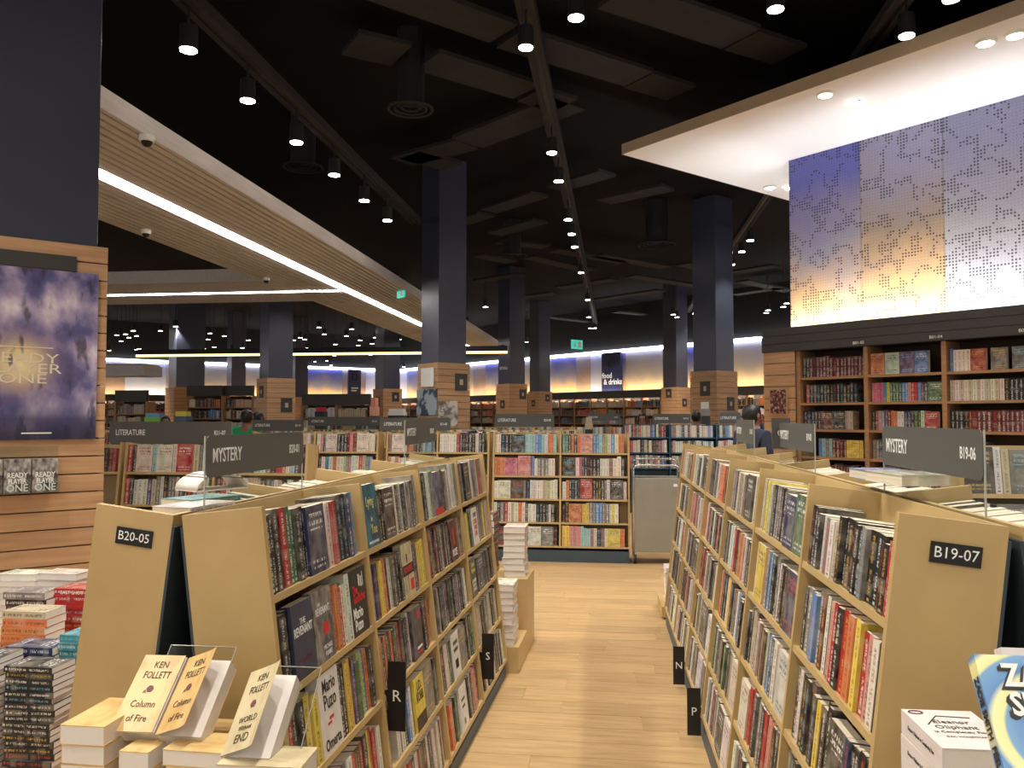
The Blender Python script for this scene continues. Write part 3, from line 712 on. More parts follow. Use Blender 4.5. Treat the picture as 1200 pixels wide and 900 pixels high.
def hm(name, c1, c2=None): return hero_cover(name, lin(*c1), lin(*c2) if c2 else None)
H = [
 dict(dims=(.03, .14, .205), mat=hm('cover_dark_blue', (44, 52, 74), (58, 62, 88)), label='dark blue face-out paperback with white serif title, front left shelf', lines=[('THE', .024, .5, .74, WHITE, .9, 0), ('REVENANT', .034, .5, .62, WHITE, .72, .0006), ('MICHAEL PUNKE', .018, .5, .25, INKG, .8, 0)]),
 dict(dims=(.028, .14, .21), mat=hm('cover_storm_grey', (70, 72, 80), (160, 150, 138)), label='grey face-out paperback with red round sticker, front left shelf', lines=[('THE', .014, .3, .8, WHITE, .9, 0), ('REVENANT', .03, .5, .7, WHITE, .72, 0), ('MICHAEL\nPUNKE', .02, .62, .14, WHITE, .8, 0)], art=[(.45, .75, .36, .52, INKR)]),
 dict(dims=(.034, .15, .215), mat=hm('cover_black', (20, 19, 20), (26, 24, 24)), label='black face-out paperback with red title over big white author name', lines=[('The', .04, .28, .68, INKR, .75, .001), ('Godfather', .042, .52, .55, INKR, .64, .001), ('Mario', .05, .36, .33, WHITE, .75, .001), ('Puzo', .05, .36, .15, WHITE, .75, .001)], art=[(.55, .62, .72, .9, WHITE), (.68, .74, .7, .86, WHITE), (.8, .83, .7, .92, WHITE)]),
 dict(dims=(.04, .15, .23), mat=hm('cover_white', (226, 222, 216), (214, 210, 204)), label='white face-out paperback with heavy black author name and red slash', lines=[('Mario', .054, .5, .83, INKK, .78, .001), ('Puzo', .06, .5, .63, INKK, .8, .001), ('Omerta', .046, .5, .12, INKK, .8, .001)], art=[(.4, .62, .4, .44, INKR), (.3, .5, .35, .38, INKR)]),
 dict(dims=(.03, .15, .225), mat=hm('cover_teal', (24, 60, 74), (46, 130, 150)), label='teal face-out paperback with yellow script title on the top shelf', lines=[('Lying', .05, .45, .72, INKY, .8, 0), ('in', .03, .5, .44, INKY, .8, 0), ('You', .05, .6, .27, INKY, .8, 0), ('AMANDA REYNOLDS', .014, .5, .07, WHITE, .8, 0)]),
 dict(dims=(.032, .15, .21), mat=hm('cover_sunset', (216, 200, 150), (150, 150, 130)), label='pale face-out paperback with dark band and red dot sticker', lines=[('BONFIRE', .034, .5, .5, INKR, .85, .0008)], art=[(0, 1, .4, .6, INKK), (.6, .92, .08, .3, INKR), (.42, .46, .1, .4, INKK), (.42, .5, .64, .8, INKK)]),
 dict(dims=(.036, .14, .2), mat=hm('cover_night', (30, 28, 36), (96, 92, 110)), label='dark night-scene face-out paperback with red sticker, third shelf', art=[(.62, .85, .74, .9, INKR), (.35, .85, .17, .22, WHITE), (.35, .85, .08, .12, INKR)]),
 dict(dims=(.034, .135, .2), mat=hm('cover_yellow', (226, 206, 84), (206, 180, 60)), label='yellow face-out paperback with bold black author initials', lines=[('J.D.', .05, .5, .82, INKK, .9, .001), ('ROBB', .05, .5, .6, INKK, .75, .001)], art=[(0, 1, 0, .28, INKB)]),
 dict(dims=(.034, .135, .2), mat=hm('cover_rose_black', (34, 30, 32), (120, 70, 64)), label='dark face-out paperback with large white four letter title', lines=[('ROSE', .05, .5, .2, WHITE, .8, .001)], art=[(.4, .6, .4, .8, INKR)]),
 dict(dims=(.03, .135, .205), mat=hm('cover_white_orange', (228, 222, 210), (220, 214, 204)), label='white face-out paperback with orange and black title at far end', lines=[("DON'T", .03, .5, .8, INKK, .8, .0008), ('CLOSE', .034, .5, .62, MATS['ink_red'], .8, .001), ('YOUR', .034, .5, .46, INKR, .8, .001), ('EYES', .034, .5, .3, INKR, .8, .001)]),
]
H2 = [
 dict(dims=(.034, .135, .205), mat=hm('cover_seymour', (30, 32, 34), (120, 124, 96)), label='dark face-out paperback with yellow author name, far left bay', lines=[('Gerald', .034, .5, .84, INKY, .8, 0), ('Seymour', .034, .5, .68, INKY, .75, 0), ('A DAMNED\nSERIOUS\nBUSINESS', .024, .5, .3, WHITE, .8, 0)]),
 dict(dims=(.034, .14, .205), mat=hm('cover_script_white', (222, 218, 208), (212, 206, 196)), label='white face-out paperback with grey script title, lower left shelf', art=[(.2, .8, .74, .82, FASC), (.2, .8, .58, .66, FASC), (.3, .7, .2, .4, GRIL)]),
 dict(dims=(.03, .14, .205), mat=hm('cover_night_red', (40, 40, 66), (150, 146, 170)), label='blue night-sky face-out paperback with red foot band, top shelf', art=[(0, 1, 0, .16, INKR), (.45, .5, .3, .55, INKK)]),
 dict(dims=(.032, .14, .205), mat=hm('cover_swirl_white', (226, 222, 214), (200, 198, 192)), label='white face-out paperback with grey curly print, bottom left shelf', art=[(.4, .6, .12, .26, NAVY), (.25, .75, .66, .72, FASC), (.3, .7, .5, .56, FASC)]),
]
LB = [  # left aisle rows, near to far, bay by bay
 ['kkkkrggkkN.wrmkknbbsw', '.kk01oorww2', 'krkkywy3kkyypglbokem', 'rrywkkokwkewrkk', 'wkrekokwbkkeyw'],
 ['4kkDwkew', 'nnyyokwkkkk5', 'okoknokgkrkpknw6', '_wmwdbwe7Ewkk', 'wwkwrsrkwoedkw'],
 ['mkkwwee2', 'rkekkmkekkekk8re', 'ekewkkpdkdkdk', 'kkkwwgk1Ekkd', 'roosdgkk3wek'],
 ['rkrekKkwn.ee', 'ecylgkk9kew', '.0kkNk', 'cccccckkkeek', '_kwwKkwe'],
]
HB = {(1, 0): [None]*4+[H[4]], (1, 1): H, (1, 2): H, (1, 3): H, (2, 0): [None, None, H2[2]], (2, 1): H, (2, 3): H2, (2, 4): H2, (3, 1): H, (3, 2): H2}
SHN = ['top', 'second', 'third', 'fourth', 'bottom']
for b in range(4):
    for r in range(5):
        vis = not ((b == 0 and r > 2) or (b == 1 and r > 3) or b == 3)
        L1.fill(b, r, LB[b][r], ('%s shelf, %s bay, left aisle' % (SHN[r], ordn(b+1))) if vis else None, seed=b*10+r, heroes=HB.get((b, r), H), gname='paperbacks on the left aisle bookcase',
                hmean=.198 if r else .207, tmean=.031 if not (b == 1 and r == 2) else .026)
RB = [
 ['rkkkkekkkkkkcwecwkkkrrw', 'kwsryyorkrsnwmebbekbk', 'kkkknKkkdyddkkwkkdym', 'kkedkkwkdekkkrk', 'kewkdkrkewkk'],
 ['GNekdeekccy', 'NkkdwekkbeoY', 'Wcwkbkcdemcreckd', 'wkkosrkewkkrrWcw', 'wekdcwkkrewkw'],
 ['eewKkdceekw', 'nkhewswokkre', 'kkkkbwdekoy', 'Wcekkkgk', 'wWKkwesdkw'],
 ['ekokOewkkm', 'wekkrskkewk', 'kewdekkreck', 'WkkeKeckk', 'kwekwWkdek'],
 ['Kkdewwcek', 'kswrwekkc', 'keKdmkckew', 'kdekcwrkk', 'ekwkckwkdw'],
 ['clkrGceWk', 'wKmkecwkk', 'RkeWkdkwk', 'ekwkckdkk', 'kwWckewkk'],
]
for b in range(6):
    for r in range(5):
        vis = (b == 0 and r < 3) or (b == 1 and r < 4)
        R1.fill(b, r, RB[b][r], ('%s shelf, %s bay, right aisle' % (SHN[r], ordn(b+1))) if vis else None, seed=300+b*10+r, gname='paperbacks on the right aisle bookcase',
                hmean=.196 if r else (.168 if b == 0 else .19), tmean=.034 if b == 0 else .036, dmean=.14)
# the hidden backs: only top rows are seen over the ridge
for hf, sd in ((L2, 500), (R2, 600)):
    for b in range(hf.bays):
        for r in range(4):
            hf.fill(b, r, rs(sd+b*9+r, 'kwceknwwtrbe', 22), None, seed=sd+b*10+r, hmean=.19, dmean=.15, tmean=.036)
# letter plates standing out from the shelves
def letter_plate(hf, s_, z0, z1, ch, label):
    zc = (z0+z1)/2; hh = TH-(hf.ridge-zc)/CS; p = hf.P(s_, DEP+.004, hh); t = thing('letter_plate', label, 'letter plate', hf.M @ Vector((p.x, p.y, 0)), 0)
    t.rotation_euler = hf.t.rotation_euler; sg = hf.sgn
    m = MB().box((-.003, min(0, sg*.066), z0), (.003, max(0, sg*.066), z1)); m.build('plate', PLATEK, t)
    text(ch, .056, WHITE, t, frame((0, -1, 0), (0, 0, 1), (-.0036, sg*.033, zc)), name='letter')
    MB().box((-.003, min(-sg*.03, 0), zc-.02), (.003, max(-sg*.03, 0), zc+.02)).build('clip', PLATEK, t)
letter_plate(L1, .80, .50, .74, 'R', 'black letter plate R on the left aisle bookcase')
letter_plate(L1, 2.34, .20, .44, 'S', 'black letter plate S on the left aisle bookcase')
letter_plate(R1, 2.32, .03, .26, 'P', 'black letter plate P low on the right aisle bookcase')
letter_plate(R1, 3.09, .03, .25, 'N', 'black letter plate N low on the right aisle bookcase')

# ------------------------------------------------------------------ sign boards in acrylic holders
def sign(p0, p1, ztop, hgt, zbase, left, right, label, tsz, rad=.02):
    """p0 -> p1 left to right as read"""
    p0 = Vector((p0[0], p0[1], 0)); p1 = Vector((p1[0], p1[1], 0)); d = p1-p0; Lg = d.length
    t = thing('sign_board', label, 'sign', (p0.x, p0.y, zbase), math.atan2(d.y, d.x))
    z1 = ztop-zbase; z0 = z1-hgt
    MB().box((.0, -.0015, 0), (Lg, .0015, z1)).build('acrylic_holder', ACR, t)
    MB().box((-.002, -.002, 0), (.001, .002, z1)).build('holder_edge', ACRE, t); MB().box((Lg-.001, -.002, 0), (Lg+.002, .002, z1)).build('holder_edge', ACRE, t)
    n = 4; pts = []
    for cx, cz, a0 in ((Lg-rad, z0+rad, -90), (Lg-rad, z1-rad, 0), (rad, z1-rad, 90), (rad, z0+rad, 180)):
        for k in range(n+1): a = R(a0+90*k/n); pts.append((cx+rad*math.cos(a), cz+rad*math.sin(a)))
    v = [(x, -.004, z) for x, z in pts]+[(x, -.0016, z) for x, z in pts]; N = len(pts)
    m = MB(); m.v = v; m.f = [tuple(range(N)), tuple(range(2*N-1, N-1, -1))]+[(i, i+N, (i+1) % N+N, (i+1) % N) for i in range(N)]
    m.build('board', SIGNG, t)
    if left: text(left, tsz, WHITE, t, frame((1, 0, 0), (0, 0, 1), (Lg*.05, -.0045, (z0+z1)/2)), .72, 'LEFT', name='word', bold=.0005)
    if right: text(right, tsz*.72, WHITE, t, frame((1, 0, 0), (0, 0, 1), (Lg*.95, -.0045, (z0+z1)/2)), .72, 'RIGHT', name='number', bold=.0004)
def on_ridge(hf, s_): return hf.M @ Vector((s_, 0, 0))
zr = 1.366; zl = 1.339
sign(on_ridge(L1, .13), on_ridge(L1, .80), 1.545, .118, zl, 'MYSTERY', 'B20-01', 'grey mystery sign board above the left aisle bookcase', .058)
sign(on_ridge(L1, 2.1), on_ridge(L1, 2.72), 1.58, .13, zl, 'MYSTERY', 'B20-02', 'small grey sign board at far end of the left bookcase', .058)
sign(on_ridge(R1, .80), on_ridge(R1, .13), 1.57, .118, zr, 'MYSTERY', 'B19-06', 'large grey mystery sign board above the right aisle bookcase', .058)
sign(on_ridge(R1, 2.28), on_ridge(R1, 1.62), 1.57, .118, zr, 'MYSTERY', 'B19-01', 'second grey sign board along the right aisle bookcase', .058)
sign(on_ridge(R1, 3.55), on_ridge(R1, 2.95), 1.58, .14, zr, 'MYSTERY', 'B19-02', 'third and farthest grey sign board on the right aisle bookcase', .058)

# ------------------------------------------------------------------ cross cases facing the camera
def novelrow(hf, bay, row, spec, ctx, seed, **k):
    hf.fill(bay, row, spec, ctx, seed=seed, hmean=k.pop('hmean', .205), tmean=k.pop('tmean', .036), dmean=.14, cat='novel', gname='novels on the bookcase across the aisle', end='left', **k)
YC = 9.45
xa0 = aty(577, 506, YC-.3).x
XA = Half('bookcase', 'two-bay bookcase of novels facing down the aisle', (xa0, YC, 0), 0, -1, 2, .765, ridge=1.40)
XB = [['wwkkkKhhhbbhwoo', 'oooVSbweeewwnn', 'wWKekwwwwcc', 'wkerwcwowkwwkkkk', 'KkkkkkkWEk'],
      ['tgkokoSbbhelwbwoo', 'KwvkkkkkkwwwewwkK', 'wokkkkRkkkkewKwkw', 'kkOyyeebbeewywKK', 'yyssshhhewkewYoe']]
for b in range(2):
    for r in range(5): novelrow(XA, b, r, XB[b][r], '%s shelf, %s bay, case across aisle' % (SHN[r], ['left', 'right'][b]), 700+b*10+r)
xb1 = aty(572, 506, YC-.3).x; xb0 = aty(450, 506, YC-.3).x
XBc = Half('bookcase', 'bookcase across the aisle half hidden by the left aisle bookcase', (xb0, YC+.05, 0), 0, -1, 2, (xb1-xb0)/2, ridge=1.40)
xc1 = aty(442, 512, YC-.3).x
XC = Half('bookcase', 'bookcase with white and black spines behind the left mystery sign', (xc1-.765*2, YC, 0), 0, -1, 2, .765, ridge=1.40)
for hf, sd, pl in ((XBc, 800, ['eWwrokkkhb', 'wwwwwrkkkk']), (XC, 820, ['kwsetkwrrmwwcoy', 'wsnWkkkmvmWwwwkwk'])):
    for b in range(2):
        novelrow(hf, b, 0, pl[b], 'top shelf, %s bay, %s' % (['left', 'right'][b], 'half-hidden cross case' if hf is XBc else 'case behind mystery sign'), sd+b)
        for r in range(1, 5): hf.fill(b, r, rs(sd+b*5+r, 'kwcoerwbws', 20), None, seed=sd+b*10+r, hmean=.2, tmean=.036)
# near-left literature case
XL = Half('bookcase', 'low literature bookcase beside the poster column', (aty(246, 530, 6.1).x-.765*2+.78, 6.4, 0), 0, -1, 2, .765, ridge=1.365)
for b, pl in ((0, ['rkWhWwRcewkrggg', 'rkwwwpcewkee']), (1, ['kkkkKwhwekrrw', 'krwewkwccek'])):
    for r in range(5):
        if r < 2: novelrow(XL, b, r, pl[r], '%s shelf, %s bay, case by poster' % (SHN[r], ['left', 'right'][b]), 900+b*10+r)
        else: XL.fill(b, r, 'kwcerwkkwbwekwrk', None, seed=900+b*10+r)
XL0 = Half('bookcase', 'dim literature bookcase hidden behind the poster column', (aty(246, 530, 6.1).x-.765*2+.78-1.56, 6.4, 0), 0, -1, 2, .765, ridge=1.365)
for b in (0, 1): XL0.fill(b, 0, 'mkwhwrkwkeekwk', None, seed=950+b)
# rear halves and further rows (ridge tops and signs only are seen)
def row_pair(x0, y, bays, label, seed, mat=None, ridge=1.38, front=True, rows=1):
    f = Half('bookcase', label, (x0, y, 0), 0, -1, bays, .77, ridge=ridge, mat=mat)
    for b in range(bays):
        for r in range(rows): f.fill(b, r, rs(seed+b*3+r, 'kwcwerwbkcwd', 22), None, seed=seed+b*10+r, hmean=.2, tmean=.036)
    return f
row_pair(-4.6, 11.6, 5, 'second row literature bookcase seen behind the crossing cases', 1000)
row_pair(-5.2, 13.6, 6, 'third row literature bookcase before the map column', 1020)
row_pair(-9.6, 11.2, 5, 'far left literature bookcase behind the green-shirted person', 1040)
row_pair(-10.5, 15.5, 6, 'far left bookcase deep in the hall', 1060)
row_pair(-3.2, 17.0, 6, 'bookcase deep in the hall beneath the food and drink wall', 1080)
bl = row_pair(.12, 14.2, 3, 'blue painted bookcase behind the steel trolley', 1100, BLUEC, 1.46, rows=3)
bl2 = Half('bookcase', 'right end of the blue painted bookcase row', (2.45, 14.2, 0), 0, -1, 1, .5, ridge=1.46, mat=BLUEC); bl2.fill(0, 0, 'hhnkKkk', None, seed=1120)
gR = Half('bookcase', 'grey-shelved bookcase at the right picture edge behind the mystery sign', (aty(1118, 540, 4.0).x, 4.2, 0), 0, -1, 2, .8, ridge=1.46)
for b in range(2):
    for r in range(5): gR.fill(b, r, ['KwcEkkwekcwk', 'ekwkEkWkek', 'wkcekKewk', 'kewWkcke', 'ewkKwdek'][r], None, seed=1130+b*3+r, hmean=.21)
def lit_sign(px0, px1, py0, py1, y, lb, num=None, zb=1.37):
    a = aty(px0, py0, y); b = aty(px1, py0, y); c = aty(px0, py1, y)
    sign((a.x, y), (b.x, y), a.z, a.z-c.z, zb, 'LITERATURE', num, lb, (a.z-c.z)*.36)
lit_sign(129, 272, 494, 520, 6.38, 'long grey literature sign board beside the poster column', 'B21-07')
lit_sign(446, 528, 489.5, 504.5, 11.55, 'grey literature sign board in front of the map column', 'B21-08')
lit_sign(580, 649, 485, 500, 13.55, 'grey literature sign board left of the aisle vanishing point', 'B20-08')
lit_sign(296, 356, 492, 505, 11.15, 'grey literature sign board right behind the green-shirted person', 'B21-01')
lit_sign(361, 446, 488.5, 499, 13.5, 'farther literature sign board between the two mystery signs', 'B21-04')
lit_sign(687, 726, 485, 493, 17.0, 'tiny far literature sign board above the blue bookcase', 'B18-02')
lit_sign(765, 809, 485, 496, 14.3, 'grey sign board standing on the blue bookcase', 'B18-03', 1.46)
lit_sign(843, 868, 483.5, 496, 14.2, 'short grey sign board at the end of the blue bookcase', None, 1.46)

# ------------------------------------------------------------------ wall bookcase hardbacks
WM = Matrix.Translation(wo) @ Matrix.Rotation(R(-45), 4, 'Z')
def wall_row(bay, row, spec, seed, h=.235, tm=.045):
    rg = random.Random(seed); x = PAN0+BAY*bay+.04; x1 = PAN0+BAY*(bay+1)-.035; z = SH[6-row]+.0006; n = 0
    hh = h
    for ch in spec:
        if ch == '.': x += .04; continue
        face = ch.isupper(); ck = ch.lower(); n += 1; t_ = tm*rg.uniform(.85, 1.12); d = .16*rg.uniform(.95, 1.08)
        if rg.random() < .18: hh = h*rg.uniform(.93, 1.06)
        if face:
            if x+d > x1: break
            M = WM @ Matrix(((0, 1, 0, x), (-1, 0, 0, .05), (0, 0, 1, z), (0, 0, 0, 1))); x += d+.006
        else:
            if x+t_ > x1: break
            M = WM @ Matrix(((1, 0, 0, x+t_/2), (0, 1, 0, .03+rg.uniform(0, .012)), (0, 0, 1, z), (0, 0, 0, 1))); x += t_+.0015
        book('hardback_book', M, (t_, d, hh), ck, '%s %shardback, %s from left, %s shelf, %s wall bay' % (CN[ck], 'face-out ' if face else '', ordn(n), ['top', 'second', 'third', 'fourth'][row], ordn(bay+1)), 'hardback', 'hardbacks on the wall bookcase')
WB = [['kkmkmmmmmmmmmmmmmm', '.rkkkkkkkkkkdkkkKk', 'nknddMKcc', '.....bhehmmmmYy'], ['OUPBNrr', 'vvvvtyggggbbsrrbmnGN', 'dmsbmmoowwnnngguR.', 'eenlllyrmnkkkoo'],
      ['bwwwwR.E.E', 'cwcwcwcwcwcwkkkkkk', 'kkkkmmmmmmmmmmmm', 'kwkekwkk'], ['EecKwkkek', 'kkkkkwwwek', 'mmmmmkkwe', 'kkwek']]
for b in range(4):
    for r in range(4): wall_row(b, r, WB[b][r], 1300+b*10+r, .25 if r == 0 else .225, .045 if not (b == 1 and r) else .036)

for b in range(NB):
    for r in range(7):
        if b < 4 and r < 4: continue
        rg = random.Random(b*17+r); x = PAN0+BAY*b+.04; ck = rg.choice('kmwce')
        while x < PAN0+BAY*(b+1)-.09:
            if rg.random() < .25: ck = rg.choice('kmwcenrg')
            t_ = rg.uniform(.03, .05); STUFF.book(WM @ Matrix(((1, 0, 0, x+t_/2), (0, 1, 0, .035), (0, 0, 1, SH[6-r]+.0006), (0, 0, 0, 1))), (t_, .16, rg.uniform(.2, .25)), [c*rg.uniform(.8, 1.2) for c in lin(*PAL_[ck])]); x += t_+.002
# ------------------------------------------------------------------ far wall shelving under the panels
def far_shelf(p, rz, length, label, seed, ztop=2.6, rows=6, fasc=.3, mat=None):
    t = thing('wall_shelving', label, 'bookcase', p, rz)
    zt = ztop-fasc; bw = .95; n = max(1, round(length/bw)); bw = length/n
    MB().box((0, -.02, zt), (length, .1, ztop)).build('header', FASC, t); MB().box((0, .36, 0), (length, .4, zt)).build('back_panel', WDARK, t)
    for k in range(n+1): MB().box((k*bw-.03, -.01, 0), (k*bw+.03, .36, zt)).build('upright', mat or SHELFW, t)
    rg = random.Random(seed); M0 = Matrix.Translation(p) @ Matrix.Rotation(rz, 4, 'Z')
    for r in range(rows):
        z = zt-.33*(r+1)
        if z < .05: break
        MB().box((0, 0, z-.03), (length, .36, z)).build('shelf', mat or SHELFW, t)
        if z < 1.0: continue
        for k in range(n):
            x = k*bw+.05; base = rg.choice('kwcrewwk')
            while x < (k+1)*bw-.12:
                if rg.random() < .2: base = rg.choice('kwcoerwbkwmd')
                wd = rg.uniform(.04, .07) if rg.random() < .8 else .17
                M = M0 @ Matrix(((1, 0, 0, x+wd/2), (0, 1, 0, .03), (0, 0, 1, z), (0, 0, 0, 1)))
                STUFF.book(M, (wd, .18, rg.uniform(.2, .27)), [c*rg.uniform(.8, 1.2) for c in lin(*PAL_[base])]); x += wd+.004
    return t
n_out = Vector((-A.y, A.x, 0))       # into wall
pS = pA + A*4 - Vector((-A.y*-1, 0, 0))*0
inA = Vector((1, 1, 0)).normalized(); inB = Vector((-1, 1, 0)).normalized()
far_shelf(pA + A*.6 - inA*.55, R(-45), 30, 'long dark far bookshelves beneath the blue and orange panels', 1500)
far_shelf(pB + Bv*4 - inB*.55, R(45), 29, 'long far left bookshelves beneath the pale panels', 1520)
def fs_at(px, D, rz, ln, lb, seed, zt=2.3): p = atd(px, 470, D); p.z = 0; far_shelf(p, rz, ln, lb, seed, zt, 5)
fs_at(354, 22, R(0), .95*2, 'freestanding dark-headed bookcase left of the far wall sign', 1540, 2.2)
fs_at(219, 24, R(0), 1.1, 'far bookcase beside the wide navy column', 1550, 2.5)
fs_at(262, 24, R(0), .9, 'far timber bookcase behind the green-shirted person', 1560, 2.5)
fs_at(135, 22, R(0), .9, 'far timber bookcase right of the poster column', 1570, 2.3)
fs_at(152, 26, R(0), .6, 'narrow far bookcase between poster column and wide column', 1580, 2.2)

# ------------------------------------------------------------------ posters on the map column
pc = c2.location; hw = .325
def colprint(name, face, u0, u1, z0, z1, mat, label, off=.02, lines=()):
    t = tag(link(name, None), label, 'poster'); t.location = pc; t.rotation_euler = (0, 0, R(45))
    if face == 0: MB().box((u0, -hw-off, z0), (u1, -hw-off+.012, z1)).build('sheet', mat, t)
    else: MB().box((-hw-off, u0, z0), (-hw-off+.012, u1, z1)).build('sheet', mat, t)
    for s, sz, u, z, mt in lines: text(s, sz, mt, t, frame((1, 0, 0), (0, 0, 1), (u, -hw-off-.002, z)), name='lettering')
mp = NT('world_map_print'); nz = mp.noise(mp.coord('Object'), 3.4, 5); mp.base(mp.ramp(nz, [(.47, lin(40, 56, 76)), (.52, lin(150, 164, 172))])); mp.rough(.5)
colprint('map_poster', 1, -.32, .32, 1.62, 2.06, mp.m, 'blue and white world map poster on the timber column')
colprint('print', 1, -.22, .18, 2.1, 2.42, WHITE, 'white sheet with rows of small pictures above the map')
gp = NT('grey_face_print'); nz = gp.noise(gp.coord('Object'), 7, 4); gp.base(gp.ramp(nz, [(.5, lin(196, 192, 184)), (.62, lin(110, 106, 104))])); gp.rough(.6)
colprint('print', 0, -.32, .06, 1.44, 1.86, gp.m, 'pale print with dark lettering right of the world map', .02, [('JS\nCS', .09, -.25, 1.74, INKK)])

# ------------------------------------------------------------------ steel book trolley
tp = aty(741, 655, 9.05); tp.z = 0
tr = thing('book_trolley', 'grey steel book trolley with tubular rails parked across the aisle', 'trolley', tp, R(0))
tw = aty(800, 655, 9.05).x-tp.x; td = .4
MB().box((.02, 0, .13), (tw-.02, .02, .93)).build('end_panel', STEEL, tr, bevel=.008); MB().box((.02, td-.02, .13), (tw-.02, td, .93)).build('end_panel', STEEL, tr, bevel=.008)
for z in (.16, .50, .82): MB().box((.03, .02, z), (tw-.03, td-.02, z+.02)).build('shelf', STEEL, tr)
def loop(y, z0, z1): return [(.015, y, .1), (.015, y, z1-.06), (.03, y, z1-.02), (.07, y, z1), (tw-.07, y, z1), (tw-.03, y, z1-.02), (tw-.015, y, z1-.06), (tw-.015, y, .1)]
for y in (.0, td): MB().tube(loop(y, .1, 1.07 if y == 0 else 1.12), .013, 8).build('rail', TUBE, tr, True)
MB().tube([(.015, 0, 1.0), (.015, td, 1.0)], .011, 8).build('cross_bar', TUBE, tr, True); MB().tube([(tw-.015, 0, 1.0), (tw-.015, td, 1.0)], .011, 8).build('cross_bar', TUBE, tr, True)
for x in (.03, tw-.03):
    for y in (.03, td-.03):
        cst = MB().tube([(x-.015, y, .05), (x+.015, y, .05)], .05, 14).build('castor', BLACK, tr, True); MB().box((x-.02, y-.012, .05), (x+.02, y+.012, .14)).build('fork', TUBE, cst)
MB().box((tw-.09, -.004, .84), (tw-.05, 0, .87)).build('label', WHITE, tr)
MB().box((.05, .04, .842), (tw-.2, td-.06, .85)).build('paper_sheet', FASC, tr)

# ------------------------------------------------------------------ stacks of books lying flat
def flat_stack(cx, cy, z, n, dims, rz, ck, desc, group, pagew=True, spine_dir=0, jit=.012, name='stacked_book', top=None, mat=None):
    """books lying flat; dims (thickness, depth, height); local y- is the spine side"""
    rg = random.Random(int(cx*1000)+n)
    for i in range(n):
        a = rz+rg.uniform(-.04, .04)+spine_dir
        M = Matrix.Translation((cx+rg.uniform(-jit, jit)*.5, cy+rg.uniform(-jit, jit)*.5, z+dims[0]/2)) @ Matrix.Rotation(a, 4, 'Z') @ Matrix(((0, 0, 1, -dims[2]/2), (0, 1, 0, -dims[1]/2), (-1, 0, 0, 0), (0, 0, 0, 1)))
        pos = 'top' if i == n-1 else ('bottom' if i == 0 else '%s from bottom' % ordn(i+1))
        book(name, M, dims, ck if not (top and i == n-1) else top, '%s of the %s' % (pos+(' book' if 'from' not in pos else ''), desc), 'stacked book', group, pagew, mat=mat)
        z += dims[0]+.0008
    return z
# front-left plinth with golden covered novels
pl = thing('display_plinth', 'low timber plinth carrying golden-covered novels at the left bookcase end', 'plinth', (-.98, 1.62, 0))
MB().box((-.42, -.22, .03), (.42, .36, .70)).build('body', LAM, pl, bevel=.004); MB().box((-.40, -.20, 0), (.40, .34, .03)).build('kick', KICK, pl)
GOLD = hm('cover_gold', (222, 188, 128), (206, 164, 104)); GOLD2 = hm('cover_parchment', (214, 196, 156), (196, 178, 138))
PAL_['f'] = (222, 184, 120); CN['f'] = 'gold'; PAL_['z'] = (206, 190, 150); CN['z'] = 'parchment'
BD_ = (.05, .105, .178)
GS = 'golden novels stacked on the left plinth'
def stack_at(px, py, yfront, n, ck, desc, group, dims=BD_, zbase=.70, turn=False, **k):
    """front top edge centre at pixel (px,py) and depth yfront"""
    p = aty(px, py, yfront); th = (p.z-zbase-.0008*n)/n; dm = (th, dims[1], dims[2])
    flat_stack(p.x, yfront+dims[2 if turn else 1]/2, zbase, n, dm, R(-90) if turn else 0, ck, desc, group, **k); return p
stack_at(97, 850, 1.70, 5, 'f', 'tallest golden-covered pile, left on the front plinth', GS, turn=True, mat=GOLD)
stack_at(157, 880, 1.70, 4, 'f', 'golden pile under the leftmost displayed novel', GS, turn=True, dims=(.05, .07, .178), mat=GOLD)
stack_at(238, 880, 1.70, 5, 'f', 'golden pile under the two displayed novels', GS, spine_dir=math.pi, mat=GOLD)
stack_at(306, 896, 1.62, 4, 'z', 'parchment-covered pile under the right displayed novel', GS, spine_dir=math.pi, mat=GOLD2)
stack_at(268, 862, 1.86, 4, 'f', 'golden pile at the back of the front plinth', GS, spine_dir=math.pi, mat=GOLD)
def tiltM(base, tilt, rz=0.0):
    """face-out book frame leaning back by tilt from vertical, facing -Y, base = lower left corner of cover"""
    up = Vector((0, math.sin(tilt), math.cos(tilt))); x = Vector((0, -math.cos(tilt), math.sin(tilt))); y = up.cross(x)
    return Matrix.Translation(base) @ Matrix.Rotation(rz, 4, 'Z') @ Matrix((x, y, up)).transposed().to_4x4()
